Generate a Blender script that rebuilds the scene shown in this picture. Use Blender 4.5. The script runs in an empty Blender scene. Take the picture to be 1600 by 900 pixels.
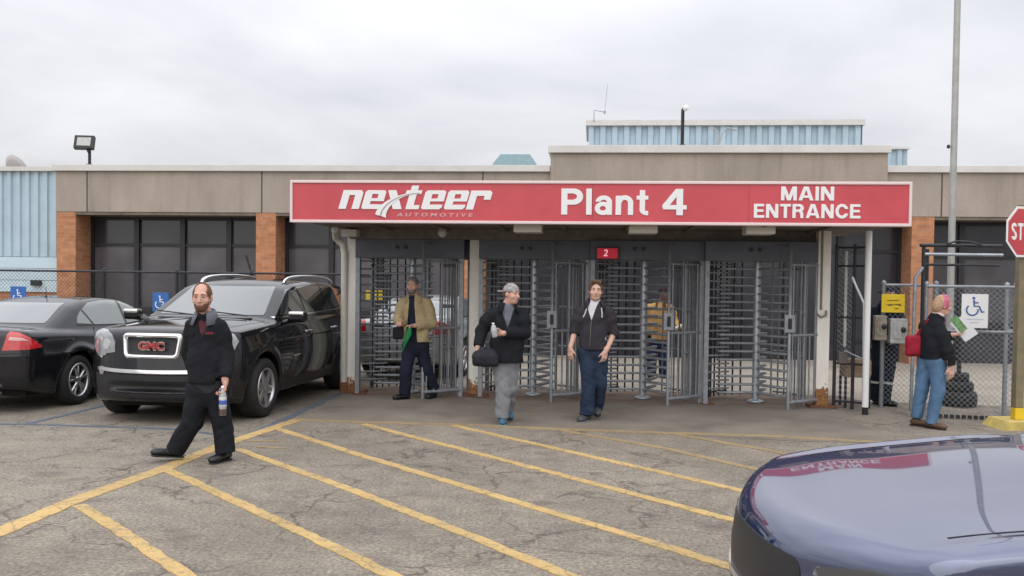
import bpy, bmesh, math, random
import numpy as np
from mathutils import Vector, Matrix
rad = math.radians
random.seed(7)
sc = bpy.context.scene
COL = sc.collection

# ------------------------------------------------------------------ camera
CAM_H = 1.7; FPX = 1450.0; PITCH = rad(-1.5); ROLL = rad(0.7); PPX, PPY = 800.0, 476.0
cam = bpy.data.cameras.new('camera'); cam_o = bpy.data.objects.new('camera', cam); COL.objects.link(cam_o)
cam.sensor_width = 36; cam.lens = FPX / 1600 * 36
cam.shift_y = (PPY - 450) / 1600
cam.clip_end = 3000; cam.clip_start = 0.05
cam_o.matrix_world = Matrix.Translation((0, 0, CAM_H)) @ Matrix.Rotation(rad(90) + PITCH, 4, 'X') @ Matrix.Rotation(ROLL, 4, 'Z')
sc.camera = cam_o

# ------------------------------------------------------------------ sky: overcast
world = bpy.data.worlds.new('World'); sc.world = world; world.use_nodes = True
nt = world.node_tree; nd = nt.nodes; lk = nt.links; nd.clear()
def N(tp, **kw):
    n = nd.new(tp)
    for k, v in kw.items():
        setattr(n, k, v)
    return n
out = N('ShaderNodeOutputWorld'); bg = N('ShaderNodeBackground')
sky = N('ShaderNodeTexSky', sky_type='NISHITA'); sky.sun_disc = False; sky.sun_elevation = rad(32); sky.sun_rotation = rad(198)
skm = N('ShaderNodeVectorMath', operation='SCALE'); skm.inputs['Scale'].default_value = 0.10
lk.new(sky.outputs[0], skm.inputs[0])
tc = N('ShaderNodeTexCoord'); sep = N('ShaderNodeSeparateXYZ'); lk.new(tc.outputs['Generated'], sep.inputs[0])
zc = N('ShaderNodeMath', operation='MAXIMUM'); lk.new(sep.outputs[2], zc.inputs[0]); zc.inputs[1].default_value = 0.0
za = N('ShaderNodeMath', operation='ADD'); lk.new(zc.outputs[0], za.inputs[0]); za.inputs[1].default_value = 0.16
dx = N('ShaderNodeMath', operation='DIVIDE'); lk.new(sep.outputs[0], dx.inputs[0]); lk.new(za.outputs[0], dx.inputs[1])
dy = N('ShaderNodeMath', operation='DIVIDE'); lk.new(sep.outputs[1], dy.inputs[0]); lk.new(za.outputs[0], dy.inputs[1])
cmb = N('ShaderNodeCombineXYZ'); lk.new(dx.outputs[0], cmb.inputs[0]); lk.new(dy.outputs[0], cmb.inputs[1])
noi = N('ShaderNodeTexNoise'); noi.inputs['Scale'].default_value = 0.85; noi.inputs['Detail'].default_value = 5.5; noi.inputs['Roughness'].default_value = 0.5; noi.inputs['Distortion'].default_value = 0.25
lk.new(cmb.outputs[0], noi.inputs['Vector'])
rmp = N('ShaderNodeValToRGB'); lk.new(noi.outputs[0], rmp.inputs[0])
rmp.color_ramp.elements[0].position = 0.34; rmp.color_ramp.elements[0].color = (0.62, 0.63, 0.67, 1)
rmp.color_ramp.elements[1].position = 0.66; rmp.color_ramp.elements[1].color = (0.88, 0.88, 0.91, 1)
# overcast skies are up to three times brighter overhead than at the horizon
grd = N('ShaderNodeMath', operation='MULTIPLY_ADD'); lk.new(zc.outputs[0], grd.inputs[0]); grd.inputs[1].default_value = 2.3; grd.inputs[2].default_value = 0.78
cl = N('ShaderNodeVectorMath', operation='SCALE'); lk.new(rmp.outputs[0], cl.inputs[0]); lk.new(grd.outputs[0], cl.inputs['Scale'])
mx = N('ShaderNodeMix', data_type='RGBA'); mx.inputs[0].default_value = 0.93
lk.new(skm.outputs[0], mx.inputs[6]); lk.new(cl.outputs[0], mx.inputs[7])
lk.new(mx.outputs[2], bg.inputs[0]); bg.inputs[1].default_value = 1.0
lk.new(bg.outputs[0], out.inputs[0])
try:
    world.cycles.sampling_method = 'MANUAL'; world.cycles.sample_map_resolution = 512
except Exception:
    pass

sun = bpy.data.lights.new('sun', 'SUN'); sun.energy = 0.95; sun.angle = rad(75); sun.color = (1, 0.97, 0.93)
sun_o = bpy.data.objects.new('sun', sun); COL.objects.link(sun_o)
sun_o.rotation_euler = (rad(58), 0, rad(-18))

vs = sc.view_settings
vs.view_transform = 'Standard'; vs.look = 'None'; vs.gamma = 1; vs.exposure = -0.06
vs.use_curve_mapping = False
sc.render.engine = 'CYCLES'
sc.cycles.max_bounces = 6; sc.cycles.diffuse_bounces = 3; sc.cycles.glossy_bounces = 3
sc.cycles.use_denoising = True

# ------------------------------------------------------------------ placing helpers
_f = np.array([0, math.cos(PITCH), math.sin(PITCH)]); _r0 = np.array([1., 0, 0]); _u0 = np.cross(_r0, _f)
_r = _r0 * math.cos(ROLL) + _u0 * math.sin(ROLL); _u = -_r0 * math.sin(ROLL) + _u0 * math.cos(ROLL)
def ray(px, py):
    return _f + _r * (px - PPX) / FPX - _u * (py - PPY) / FPX
def G(px, py, z=0.0):
    """ground point seen at a pixel of the 1600 x 900 photograph"""
    d = ray(px, py); t = (z - CAM_H) / d[2]
    p = np.array([0, 0, CAM_H]) + d * t
    return float(p[0]), float(p[1])
YAW = rad(5)
O = np.array([*G(552, 613), 0.0])
UX = np.array([math.cos(YAW), -math.sin(YAW), 0]); WX = np.array([math.sin(YAW), math.cos(YAW), 0])
def B(u, w, z=0.0):
    """building frame: u along the facade, w away from the camera"""
    p = O + UX * u + WX * w
    return (float(p[0]), float(p[1]), z)
def PL(px, py, w):
    d = ray(px, py); c = np.array([0, 0, CAM_H]); t = ((O - c) @ WX + w) / (d @ WX); p = c + d * t
    return float((p - O) @ UX), float(p[2])

# ------------------------------------------------------------------ materials
MATS = {}
def mat(name, col, rough=0.6, metal=0.0, var=0.0, vscale=8.0, bump=0.0, bscale=60.0, coat=0.0, spec=0.5, emit=None, trans=0.0):
    if name in MATS:
        return MATS[name]
    m = bpy.data.materials.new(name); m.use_nodes = True
    t = m.node_tree; b = t.nodes['Principled BSDF']
    b.inputs['Base Color'].default_value = (*col, 1)
    b.inputs['Roughness'].default_value = rough; b.inputs['Metallic'].default_value = metal
    b.inputs['Specular IOR Level'].default_value = spec
    if coat:
        b.inputs['Coat Weight'].default_value = coat; b.inputs['Coat Roughness'].default_value = 0.03
    if trans:
        b.inputs['Transmission Weight'].default_value = trans
    if emit:
        b.inputs['Emission Color'].default_value = (*col, 1); b.inputs['Emission Strength'].default_value = emit
    if var or bump:
        tcn = t.nodes.new('ShaderNodeTexCoord')
    if var:
        n = t.nodes.new('ShaderNodeTexNoise'); n.inputs['Scale'].default_value = vscale; n.inputs['Detail'].default_value = 6
        n.inputs['Roughness'].default_value = 0.65
        t.links.new(tcn.outputs['Object'], n.inputs['Vector'])
        r = t.nodes.new('ShaderNodeValToRGB'); t.links.new(n.outputs[0], r.inputs[0])
        r.color_ramp.elements[0].position = 0.3; r.color_ramp.elements[1].position = 0.7
        r.color_ramp.elements[0].color = (*[c * (1 - var) for c in col], 1)
        r.color_ramp.elements[1].color = (*[min(1, c * (1 + var)) for c in col], 1)
        t.links.new(r.outputs[0], b.inputs['Base Color'])
    if bump:
        n2 = t.nodes.new('ShaderNodeTexNoise'); n2.inputs['Scale'].default_value = bscale; n2.inputs['Detail'].default_value = 4
        t.links.new(tcn.outputs['Object'], n2.inputs['Vector'])
        bp = t.nodes.new('ShaderNodeBump'); bp.inputs['Strength'].default_value = bump; bp.inputs['Distance'].default_value = 0.01
        t.links.new(n2.outputs[0], bp.inputs['Height']); t.links.new(bp.outputs[0], b.inputs['Normal'])
    MATS[name] = m
    return m

class NG:
    """small node-graph helper for the hand-made materials"""
    def __init__(s, name):
        s.m = bpy.data.materials.new(name); s.m.use_nodes = True; s.t = s.m.node_tree
        s.b = s.t.nodes['Principled BSDF']; s.tc = s.t.nodes.new('ShaderNodeTexCoord'); MATS[name] = s.m
    def node(s, tp, **kw):
        n = s.t.nodes.new(tp)
        for k, v in kw.items():
            setattr(n, k, v)
        return n
    def link(s, a, b): s.t.links.new(a, b)
    def noise(s, scale, detail=4, rough=0.5, vec=None, dist=0.0, mp=None):
        n = s.node('ShaderNodeTexNoise'); n.inputs['Scale'].default_value = scale; n.inputs['Detail'].default_value = detail
        n.inputs['Roughness'].default_value = rough; n.inputs['Distortion'].default_value = dist
        v = vec if vec is not None else s.tc.outputs['Object']
        if mp:
            q = s.node('ShaderNodeMapping'); q.inputs['Scale'].default_value = mp; s.link(v, q.inputs[0]); v = q.outputs[0]
        s.link(v, n.inputs['Vector']); return n.outputs[0]
    def ramp(s, src, stops):
        r = s.node('ShaderNodeValToRGB'); s.link(src, r.inputs[0]); e = r.color_ramp.elements
        while len(e) < len(stops): e.new(0.5)
        for i, (p, c) in enumerate(stops):
            e[i].position = p; e[i].color = (*c, 1) if not isinstance(c, (int, float)) else (c, c, c, 1)
        return r.outputs[0]
    def mix(s, fac, a, b, blend='MIX'):
        n = s.node('ShaderNodeMix', data_type='RGBA', blend_type=blend)
        for i, v in ((0, fac), (6, a), (7, b)):
            if isinstance(v, (int, float)): n.inputs[i].default_value = v if i == 0 else (v, v, v, 1)
            elif isinstance(v, tuple): n.inputs[i].default_value = (*v, 1)
            else: s.link(v, n.inputs[i])
        return n.outputs[2]
    def mul(s, a, b):
        n = s.node('ShaderNodeMath', operation='MULTIPLY')
        for i, v in ((0, a), (1, b)):
            if isinstance(v, (int, float)): n.inputs[i].default_value = v
            else: s.link(v, n.inputs[i])
        return n.outputs[0]
    def color(s, c): s.link(c, s.b.inputs['Base Color'])
    def bump(s, h, strength=0.3, dist=0.01):
        b = s.node('ShaderNodeBump'); b.inputs['Strength'].default_value = strength; b.inputs['Distance'].default_value = dist
        s.link(h, b.inputs['Height']); s.link(b.outputs[0], s.b.inputs['Normal'])

def asphalt():
    g = NG('asphalt')
    big = g.ramp(g.noise(0.35, 3), [(0.3, (0.185, 0.158, 0.124)), (0.7, (0.290, 0.250, 0.198))])
    mid = g.ramp(g.noise(3.5, 5, 0.7), [(0.3, 0.72), (0.72, 1.15)])
    c = g.mix(1.0, big, mid, 'MULTIPLY')
    fine = g.ramp(g.noise(38, 3, 0.75), [(0.36, 0.50), (0.66, 1.5)])
    c = g.mix(0.85, c, fine, 'MULTIPLY')
    wv = g.node('ShaderNodeVectorMath', operation='ADD')
    nz = g.node('ShaderNodeTexNoise'); nz.inputs['Scale'].default_value = 1.9; nz.inputs['Detail'].default_value = 6; g.link(g.tc.outputs['Object'], nz.inputs['Vector'])
    sc_ = g.node('ShaderNodeVectorMath', operation='SCALE'); g.link(nz.outputs[1], sc_.inputs[0]); sc_.inputs['Scale'].default_value = 0.75
    g.link(g.tc.outputs['Object'], wv.inputs[0]); g.link(sc_.outputs[0], wv.inputs[1])
    def cracks(scale, w, lo, hi):
        v = g.node('ShaderNodeTexVoronoi', feature='DISTANCE_TO_EDGE'); v.inputs['Scale'].default_value = scale
        g.link(wv.outputs[0], v.inputs['Vector'])
        k = g.ramp(v.outputs[0], [(0.0, 1.0), (w, 0.0)])
        msk = g.ramp(g.noise(0.8, 2), [(lo, 0.0), (hi, 1.0)])
        return g.mul(k, msk)
    k1 = cracks(0.8, 0.014, 0.34, 0.50); k2 = cracks(2.4, 0.03, 0.46, 0.60); k3 = cracks(6.5, 0.05, 0.36, 0.56)
    c = g.mix(g.mul(k1, 0.8), c, (0.05, 0.042, 0.035)); c = g.mix(g.mul(k2, 0.6), c, (0.06, 0.05, 0.04)); c = g.mix(g.mul(k3, 0.38), c, (0.07, 0.06, 0.05))
    st = g.ramp(g.noise(0.9, 4, 0.6, mp=(1, 2.2, 1)), [(0.52, 0.0), (0.78, 1.0)])
    c = g.mix(g.mul(st, 0.35), c, (0.12, 0.105, 0.085))
    oil = g.ramp(g.noise(1.7, 3, 0.45, mp=(1, 1.3, 1)), [(0.62, 0.0), (0.72, 1.0)])
    c = g.mix(g.mul(oil, 0.45), c, (0.075, 0.065, 0.055))
    pale = g.ramp(g.noise(11, 2), [(0.66, 0.0), (0.8, 1.0)])
    c = g.mix(g.mul(pale, 0.25), c, (0.42, 0.39, 0.35))
    g.color(c); g.b.inputs['Roughness'].default_value = 0.88
    g.bump(g.noise(70, 3, 0.7), 0.45, 0.006)
    return g.m
def concrete(name, a, b2, scale=1.2):
    g = NG(name)
    c = g.ramp(g.noise(scale, 5, 0.62), [(0.3, a), (0.72, b2)])
    c = g.mix(0.6, c, g.ramp(g.noise(45, 2), [(0.3, 0.8), (0.7, 1.15)]), 'MULTIPLY')
    st = g.ramp(g.noise(1.6, 4, 0.6), [(0.55, 0.0), (0.8, 1.0)])
    c = g.mix(g.mul(st, 0.55), c, (a[0] * 0.5, a[1] * 0.45, a[2] * 0.4))
    if name == 'worn_concrete':   # rust washed out of the turnstile feet
        dp_ = g.node('ShaderNodeVectorMath', operation='DOT_PRODUCT'); g.link(g.tc.outputs['Object'], dp_.inputs[0]); dp_.inputs[1].default_value = tuple(WX)
        mr = g.node('ShaderNodeMapRange'); g.link(dp_.outputs['Value'], mr.inputs[0]); b0 = float(O @ WX); mr.inputs[1].default_value = b0 - 1.1; mr.inputs[2].default_value = b0 - 0.25; mr.inputs[3].default_value = -0.35; mr.inputs[4].default_value = 0.28
        ad = g.node('ShaderNodeMath', operation='ADD'); g.link(mr.outputs[0], ad.inputs[0]); g.link(g.noise(2.6, 5, 0.7), ad.inputs[1])
        c = g.mix(g.mul(g.ramp(ad.outputs[0], [(0.5, 0.0), (0.85, 1.0)]), 0.65), c, (0.16, 0.085, 0.05))
    g.color(c); g.b.inputs['Roughness'].default_value = 0.85; g.bump(g.noise(60, 3), 0.2, 0.004)
    return g.m
def paint(name, col, wear=0.5, under=(0.20, 0.175, 0.145)):
    g = NG(name)
    w = g.ramp(g.noise(9, 6, 0.75), [(0.52, 0.0), (0.66, 1.0)])
    f = g.ramp(g.noise(60, 2, 0.7), [(0.3, 0.75), (0.7, 1.15)])
    c = g.mix(0.8, col, f, 'MULTIPLY')
    big = g.ramp(g.noise(1.3, 3), [(0.3, 0.8), (0.7, 1.08)])
    c = g.mix(1.0, c, big, 'MULTIPLY')
    c = g.mix(g.mul(w, wear), c, under)
    wv = g.node('ShaderNodeVectorMath', operation='ADD')
    nz = g.node('ShaderNodeTexNoise'); nz.inputs['Scale'].default_value = 1.9; nz.inputs['Detail'].default_value = 6; g.link(g.tc.outputs['Object'], nz.inputs['Vector'])
    s2 = g.node('ShaderNodeVectorMath', operation='SCALE'); g.link(nz.outputs[1], s2.inputs[0]); s2.inputs['Scale'].default_value = 0.75
    g.link(g.tc.outputs['Object'], wv.inputs[0]); g.link(s2.outputs[0], wv.inputs[1])
    v = g.node('ShaderNodeTexVoronoi', feature='DISTANCE_TO_EDGE'); v.inputs['Scale'].default_value = 2.6; g.link(wv.outputs[0], v.inputs['Vector'])
    k = g.ramp(v.outputs[0], [(0.0, 1.0), (0.03, 0.0)])
    c = g.mix(g.mul(k, 0.5), c, (0.08, 0.07, 0.05))
    g.color(c); g.b.inputs['Roughness'].default_value = 0.75
    g.bump(g.noise(70, 3, 0.7), 0.3, 0.004)
    return g.m
def brick():
    g = NG('brick')
    b = g.node('ShaderNodeTexBrick'); q = g.node('ShaderNodeMapping'); q.inputs['Rotation'].default_value = (rad(90), 0, 0)
    # bricks wrap the pillar: u = x + y, v = z
    sp = g.node('ShaderNodeSeparateXYZ'); g.link(g.tc.outputs['Object'], sp.inputs[0])
    ad = g.node('ShaderNodeMath', operation='ADD'); g.link(sp.outputs[0], ad.inputs[0]); g.link(sp.outputs[1], ad.inputs[1])
    cb = g.node('ShaderNodeCombineXYZ'); g.link(ad.outputs[0], cb.inputs[0]); g.link(sp.outputs[2], cb.inputs[1])
    g.link(cb.outputs[0], b.inputs['Vector'])
    b.inputs['Scale'].default_value = 1.0; b.inputs['Brick Width'].default_value = 0.21; b.inputs['Row Height'].default_value = 0.075
    b.inputs['Mortar Size'].default_value = 0.006; b.inputs['Color1'].default_value = (0.40, 0.155, 0.068, 1); b.inputs['Color2'].default_value = (0.52, 0.225, 0.105, 1)
    b.inputs['Mortar'].default_value = (0.34, 0.25, 0.18, 1); b.inputs['Bias'].default_value = 0.1
    c = g.mix(0.7, b.outputs[0], g.ramp(g.noise(6, 5), [(0.3, 0.75), (0.7, 1.15)]), 'MULTIPLY')
    g.color(c); g.b.inputs['Roughness'].default_value = 0.9; g.bump(b.outputs[1], -0.5, 0.006)
    return g.m
def aggregate():
    g = NG('exposed_aggregate')
    c = g.ramp(g.noise(42, 3, 0.8), [(0.28, (0.29, 0.24, 0.20)), (0.5, (0.375, 0.32, 0.27)), (0.74, (0.48, 0.42, 0.365))])
    c = g.mix(0.9, c, g.ramp(g.noise(1.1, 5, 0.6, mp=(1, 1, 0.45)), [(0.3, 0.78), (0.7, 1.12)]), 'MULTIPLY')
    drip = g.ramp(g.noise(3.2, 3, 0.5, mp=(1.6, 1, 0.12)), [(0.55, 0.0), (0.75, 1.0)])
    c = g.mix(g.mul(drip, 0.28), c, (0.12, 0.10, 0.085))
    g.color(c); g.b.inputs['Roughness'].default_value = 0.95; g.bump(g.noise(60, 2, 0.8), 0.5, 0.01)
    return g.m
def rusty(name, col, level=0.5, top=0.5):
    """white paint with rust eating it near the ground (rust shapes are wear, by height and noise)"""
    g = NG(name)
    sp = g.node('ShaderNodeSeparateXYZ'); g.link(g.tc.outputs['Object'], sp.inputs[0])
    h = g.node('ShaderNodeMapRange'); g.link(sp.outputs[2], h.inputs[0]); h.inputs[1].default_value = 0.0; h.inputs[2].default_value = top; h.inputs[3].default_value = level; h.inputs[4].default_value = -0.25
    n = g.noise(9, 5, 0.7)
    ad = g.node('ShaderNodeMath', operation='ADD'); g.link(h.outputs[0], ad.inputs[0]); g.link(n, ad.inputs[1])
    k = g.ramp(ad.outputs[0], [(0.62, 0.0), (0.70, 1.0)])
    rc = g.ramp(g.noise(22, 4, 0.7), [(0.3, (0.11, 0.045, 0.02)), (0.6, (0.33, 0.15, 0.05)), (0.75, (0.5, 0.27, 0.08))])
    base = g.mix(1.0, col, g.ramp(g.noise(5, 5, 0.7, mp=(1, 1, 0.3)), [(0.3, 0.86), (0.7, 1.06)]), 'MULTIPLY')
    g.color(g.mix(k, base, rc)); g.b.inputs['Roughness'].default_value = 0.6
    return g.m
def glass_dark(name, col, rough=0.06, var=0.25):
    g = NG(name)
    c = g.mix(1.0, col, g.ramp(g.noise(1.2, 2, 0.5), [(0.3, 1 - var), (0.7, 1 + var)]), 'MULTIPLY')
    g.color(c); g.b.inputs['Roughness'].default_value = rough; g.b.inputs['Specular IOR Level'].default_value = 0.5
    g.bump(g.noise(0.9, 2), 0.05, 0.05)
    return g.m
M_ASPH = asphalt()
M_SLAB = concrete('worn_concrete', (0.15, 0.125, 0.10), (0.245, 0.208, 0.168))
M_YARD = concrete('yard_concrete', (0.27, 0.235, 0.19), (0.40, 0.35, 0.29), 0.6)
M_YEL = paint('yellow_paint', (0.53, 0.36, 0.14), 0.8)
M_YEL2 = paint('faded_yellow_paint', (0.34, 0.25, 0.125), 0.9)
M_BLU = paint('blue_paint', (0.10, 0.13, 0.18), 0.95)
M_BRICK = brick(); M_AGG = aggregate()
M_POST = rusty('post_paint', (0.84, 0.81, 0.74), 0.50, 0.50)
M_TRIM = mat('roof_trim', (0.62, 0.60, 0.57), 0.6, var=0.08, vscale=2)
M_BLUECLAD = mat('blue_cladding', (0.42, 0.53, 0.60), 0.55, var=0.10, vscale=1.5)
M_PANEL = mat('pale_blue_panel', (0.50, 0.62, 0.69), 0.5, var=0.08, vscale=2)
M_WIN_T = glass_dark('tinted_glass_upper', (0.034, 0.034, 0.042), 0.15)
M_WIN_L = glass_dark('tinted_glass_lower', (0.085, 0.079, 0.088), 0.2, 0.3)
M_MULL = mat('dark_mullion', (0.012, 0.012, 0.016), 0.45)
M_STEEL = mat('galvanised_steel', (0.27, 0.285, 0.305), 0.5, 0.4, var=0.25, vscale=9)
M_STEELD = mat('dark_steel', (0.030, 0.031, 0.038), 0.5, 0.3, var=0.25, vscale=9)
M_STEELL = mat('bright_steel', (0.42, 0.45, 0.48), 0.4, 0.6, var=0.2, vscale=7)
M_HEAD = mat('header_steel', (0.085, 0.09, 0.11), 0.5, 0.2, var=0.18, vscale=3)
M_RUST = mat('rust', (0.17, 0.07, 0.035), 0.9, var=0.5, vscale=18)
M_BLACK = mat('black_plastic', (0.012, 0.012, 0.013), 0.5)
M_RUBBER = mat('black_rubber', (0.018, 0.018, 0.019), 0.75, var=0.3, vscale=20, bump=0.2)
M_RED = mat('sign_red', (0.53, 0.065, 0.082), 0.42, var=0.10, vscale=1.6)
M_WHITE = mat('white_paint', (0.78, 0.78, 0.78), 0.45)
M_PINKW = mat('sign_border', (0.74, 0.60, 0.60), 0.5)
M_GREYP = mat('grey_paint', (0.35, 0.35, 0.36), 0.5)
M_SOFFIT = mat('soffit_boards', (0.165, 0.135, 0.105), 0.8, var=0.3, vscale=3)
M_CREAM = mat('cream_metal', (0.56, 0.53, 0.46), 0.55, var=0.08)
M_CHROME = mat('chrome', (0.82, 0.82, 0.83), 0.12, 1.0)

# ------------------------------------------------------------------ object helpers
def link(o, parent=None):
    COL.objects.link(o)
    if parent is not None: o.parent = parent
    return o
def tag(o, label=None, cat=None, group=None, kind=None):
    if label: o['label'] = label
    if cat: o['category'] = cat
    if group: o['group'] = group
    if kind: o['kind'] = kind
    return o
def empty(name, loc=(0, 0, 0), rz=0.0, label=None, cat=None, group=None):
    o = bpy.data.objects.new(name, None); o.empty_display_size = 0.2
    COL.objects.link(o); o.location = loc; o.rotation_euler = (0, 0, rz)
    return tag(o, label, cat, group)
def copy_tree(o, parent=None):
    c = o.copy(); COL.objects.link(c); c.parent = parent
    for ch in list(o.children): copy_tree(ch, c)
    return c

class MB:
    """collects shapes and links them as one mesh object"""
    def __init__(s): s.v = []; s.f = []; s.sm = []
    def add(s, v, f, smooth=False):
        b = len(s.v); s.v += [tuple(map(float, p)) for p in v]; s.f += [tuple(b + i for i in q) for q in f]; s.sm += [smooth] * len(f); return s
    def box(s, x0, x1, y0, y1, z0, z1, bev=0.0):
        if bev <= 0:
            v = [(x, y, z) for z in (z0, z1) for y in (y0, y1) for x in (x0, x1)]
            return s.add(v, [(0, 2, 3, 1), (4, 5, 7, 6), (0, 1, 5, 4), (2, 6, 7, 3), (0, 4, 6, 2), (1, 3, 7, 5)])
        bm = bmesh.new(); r = bmesh.ops.create_cube(bm, size=1)
        for q in bm.verts: q.co = Vector(((x0 + x1) / 2 + q.co.x * (x1 - x0), (y0 + y1) / 2 + q.co.y * (y1 - y0), (z0 + z1) / 2 + q.co.z * (z1 - z0)))
        bmesh.ops.bevel(bm, geom=bm.edges[:], offset=bev, segments=2, profile=0.6, affect='EDGES')
        bm.verts.index_update()
        s.add([q.co for q in bm.verts], [[l.index for l in f.verts] for f in bm.faces]); bm.free(); return s
    def obox(s, c, R, hx, hy, hz, bev=0.0):
        t = MB().box(-hx, hx, -hy, hy, -hz, hz, bev)
        c = Vector(c)
        return s.add([c + R @ Vector(p) for p in t.v], t.f)
    def tube(s, pts, r, n=8, cap=True, smooth=True):
        pts = [Vector(p) for p in pts]; rs = r if isinstance(r, (list, tuple)) else [r] * len(pts)
        rings = []; up = None
        for i, p in enumerate(pts):
            d = (pts[min(i + 1, len(pts) - 1)] - pts[max(i - 1, 0)]).normalized()
            if up is None: up = d.orthogonal().normalized()
            up = (up - d * up.dot(d))
            up = up.normalized() if up.length > 1e-6 else d.orthogonal().normalized()
            sd = d.cross(up)
            rings.append([p + (up * math.cos(2 * math.pi * k / n) + sd * math.sin(2 * math.pi * k / n)) * rs[i] for k in range(n)])
        v = [q for rg in rings for q in rg]; f = []
        for i in range(len(rings) - 1):
            for k in range(n):
                a = i * n + k; b = i * n + (k + 1) % n
                f.append((a, b, b + n, a + n))
        s.add(v, f, smooth)
        if cap:
            s.add(rings[0], [tuple(range(n))[::-1]]); s.add(rings[-1], [tuple(range(n))])
        return s
    def prism(s, poly, axis, a, b):
        """extrude a 2-D polygon; axis 'y': poly=(x,z), 'x': (y,z), 'z': (x,y)"""
        def P(p, t): return {'y': (p[0], t, p[1]), 'x': (t, p[0], p[1]), 'z': (p[0], p[1], t)}[axis]
        n = len(poly); v = [P(p, a) for p in poly] + [P(p, b) for p in poly]
        f = [tuple(range(n)), tuple(range(2 * n - 1, n - 1, -1))] + [(i, (i + 1) % n, n + (i + 1) % n, n + i)[::-1] for i in range(n)]
        return s.add(v, f)
    def lathe(s, prof, n=24, c=(0, 0, 0), axis='z', smooth=True):
        v = []; f = []; c = Vector(c)
        for (r, h) in prof:
            for k in range(n):
                a = 2 * math.pi * k / n; x, y = r * math.cos(a), r * math.sin(a)
                v.append(c + Vector({'z': (x, y, h), 'y': (x, h, y), 'x': (h, x, y)}[axis]))
        for i in range(len(prof) - 1):
            for k in range(n):
                a = i * n + k; b = i * n + (k + 1) % n; f.append((a, b, b + n, a + n))
        return s.add(v, f, smooth)
    def build(s, name, m, parent=None, fixn=True):
        me = bpy.data.meshes.new(name); me.from_pydata(s.v, [], s.f); me.materials.append(m)
        me.polygons.foreach_set('use_smooth', s.sm)
        if fixn:
            bm = bmesh.new(); bm.from_mesh(me); bmesh.ops.recalc_face_normals(bm, faces=bm.faces[:]); bm.to_mesh(me); bm.free()
        me.update()
        return link(bpy.data.objects.new(name, me), parent)

def strip(pts, w):
    """flat ribbon along ground points -> verts, faces"""
    v = []; f = []
    for i, p in enumerate(pts):
        a = Vector(pts[max(i - 1, 0)]); b = Vector(pts[min(i + 1, len(pts) - 1)]); d = (b - a).normalized(); n = Vector((-d.y, d.x)) * w / 2
        v += [(p[0] + n.x, p[1] + n.y, 0), (p[0] - n.x, p[1] - n.y, 0)]
    for i in range(len(pts) - 1): f.append((2 * i, 2 * i + 1, 2 * i + 3, 2 * i + 2))
    return v, f

def text_geo(txt, bold=0.0, spacing=1.0):
    cu = bpy.data.curves.new('t', 'FONT'); cu.body = txt; cu.offset = bold; cu.space_character = spacing; cu.resolution_u = 4
    cu.extrude = 0.01; ob = bpy.data.objects.new('t', cu); COL.objects.link(ob)
    dg = bpy.context.evaluated_depsgraph_get(); me = bpy.data.meshes.new_from_object(ob.evaluated_get(dg))
    v = [tuple(x.co) for x in me.vertices]; f = [tuple(p.vertices) for p in me.polygons]
    bpy.data.objects.remove(ob); bpy.data.meshes.remove(me); bpy.data.curves.remove(cu)
    return v, f
def text_into(mb, txt, x0, x1, z0, z1, yf, depth=0.01, bold=0.0, spacing=1.0, shear=0.0, flip=1):
    """letters filling x0..x1, z0..z1 on a face that looks to -y at y = yf"""
    v, f = text_geo(txt, bold, spacing)
    xs = [p[0] for p in v]; ys = [p[1] for p in v]; a, b, c, d = min(xs), max(xs), min(ys), max(ys)
    nv = []
    for p in v:
        t = (p[1] - c) / (d - c); x = x0 + (p[0] - a) / (b - a) * (x1 - x0) + shear * t * (z1 - z0)
        nv.append((x, yf - depth if p[2] > 0 else yf, z0 + t * (z1 - z0)))
    mb.add(nv, f); return mb
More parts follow.
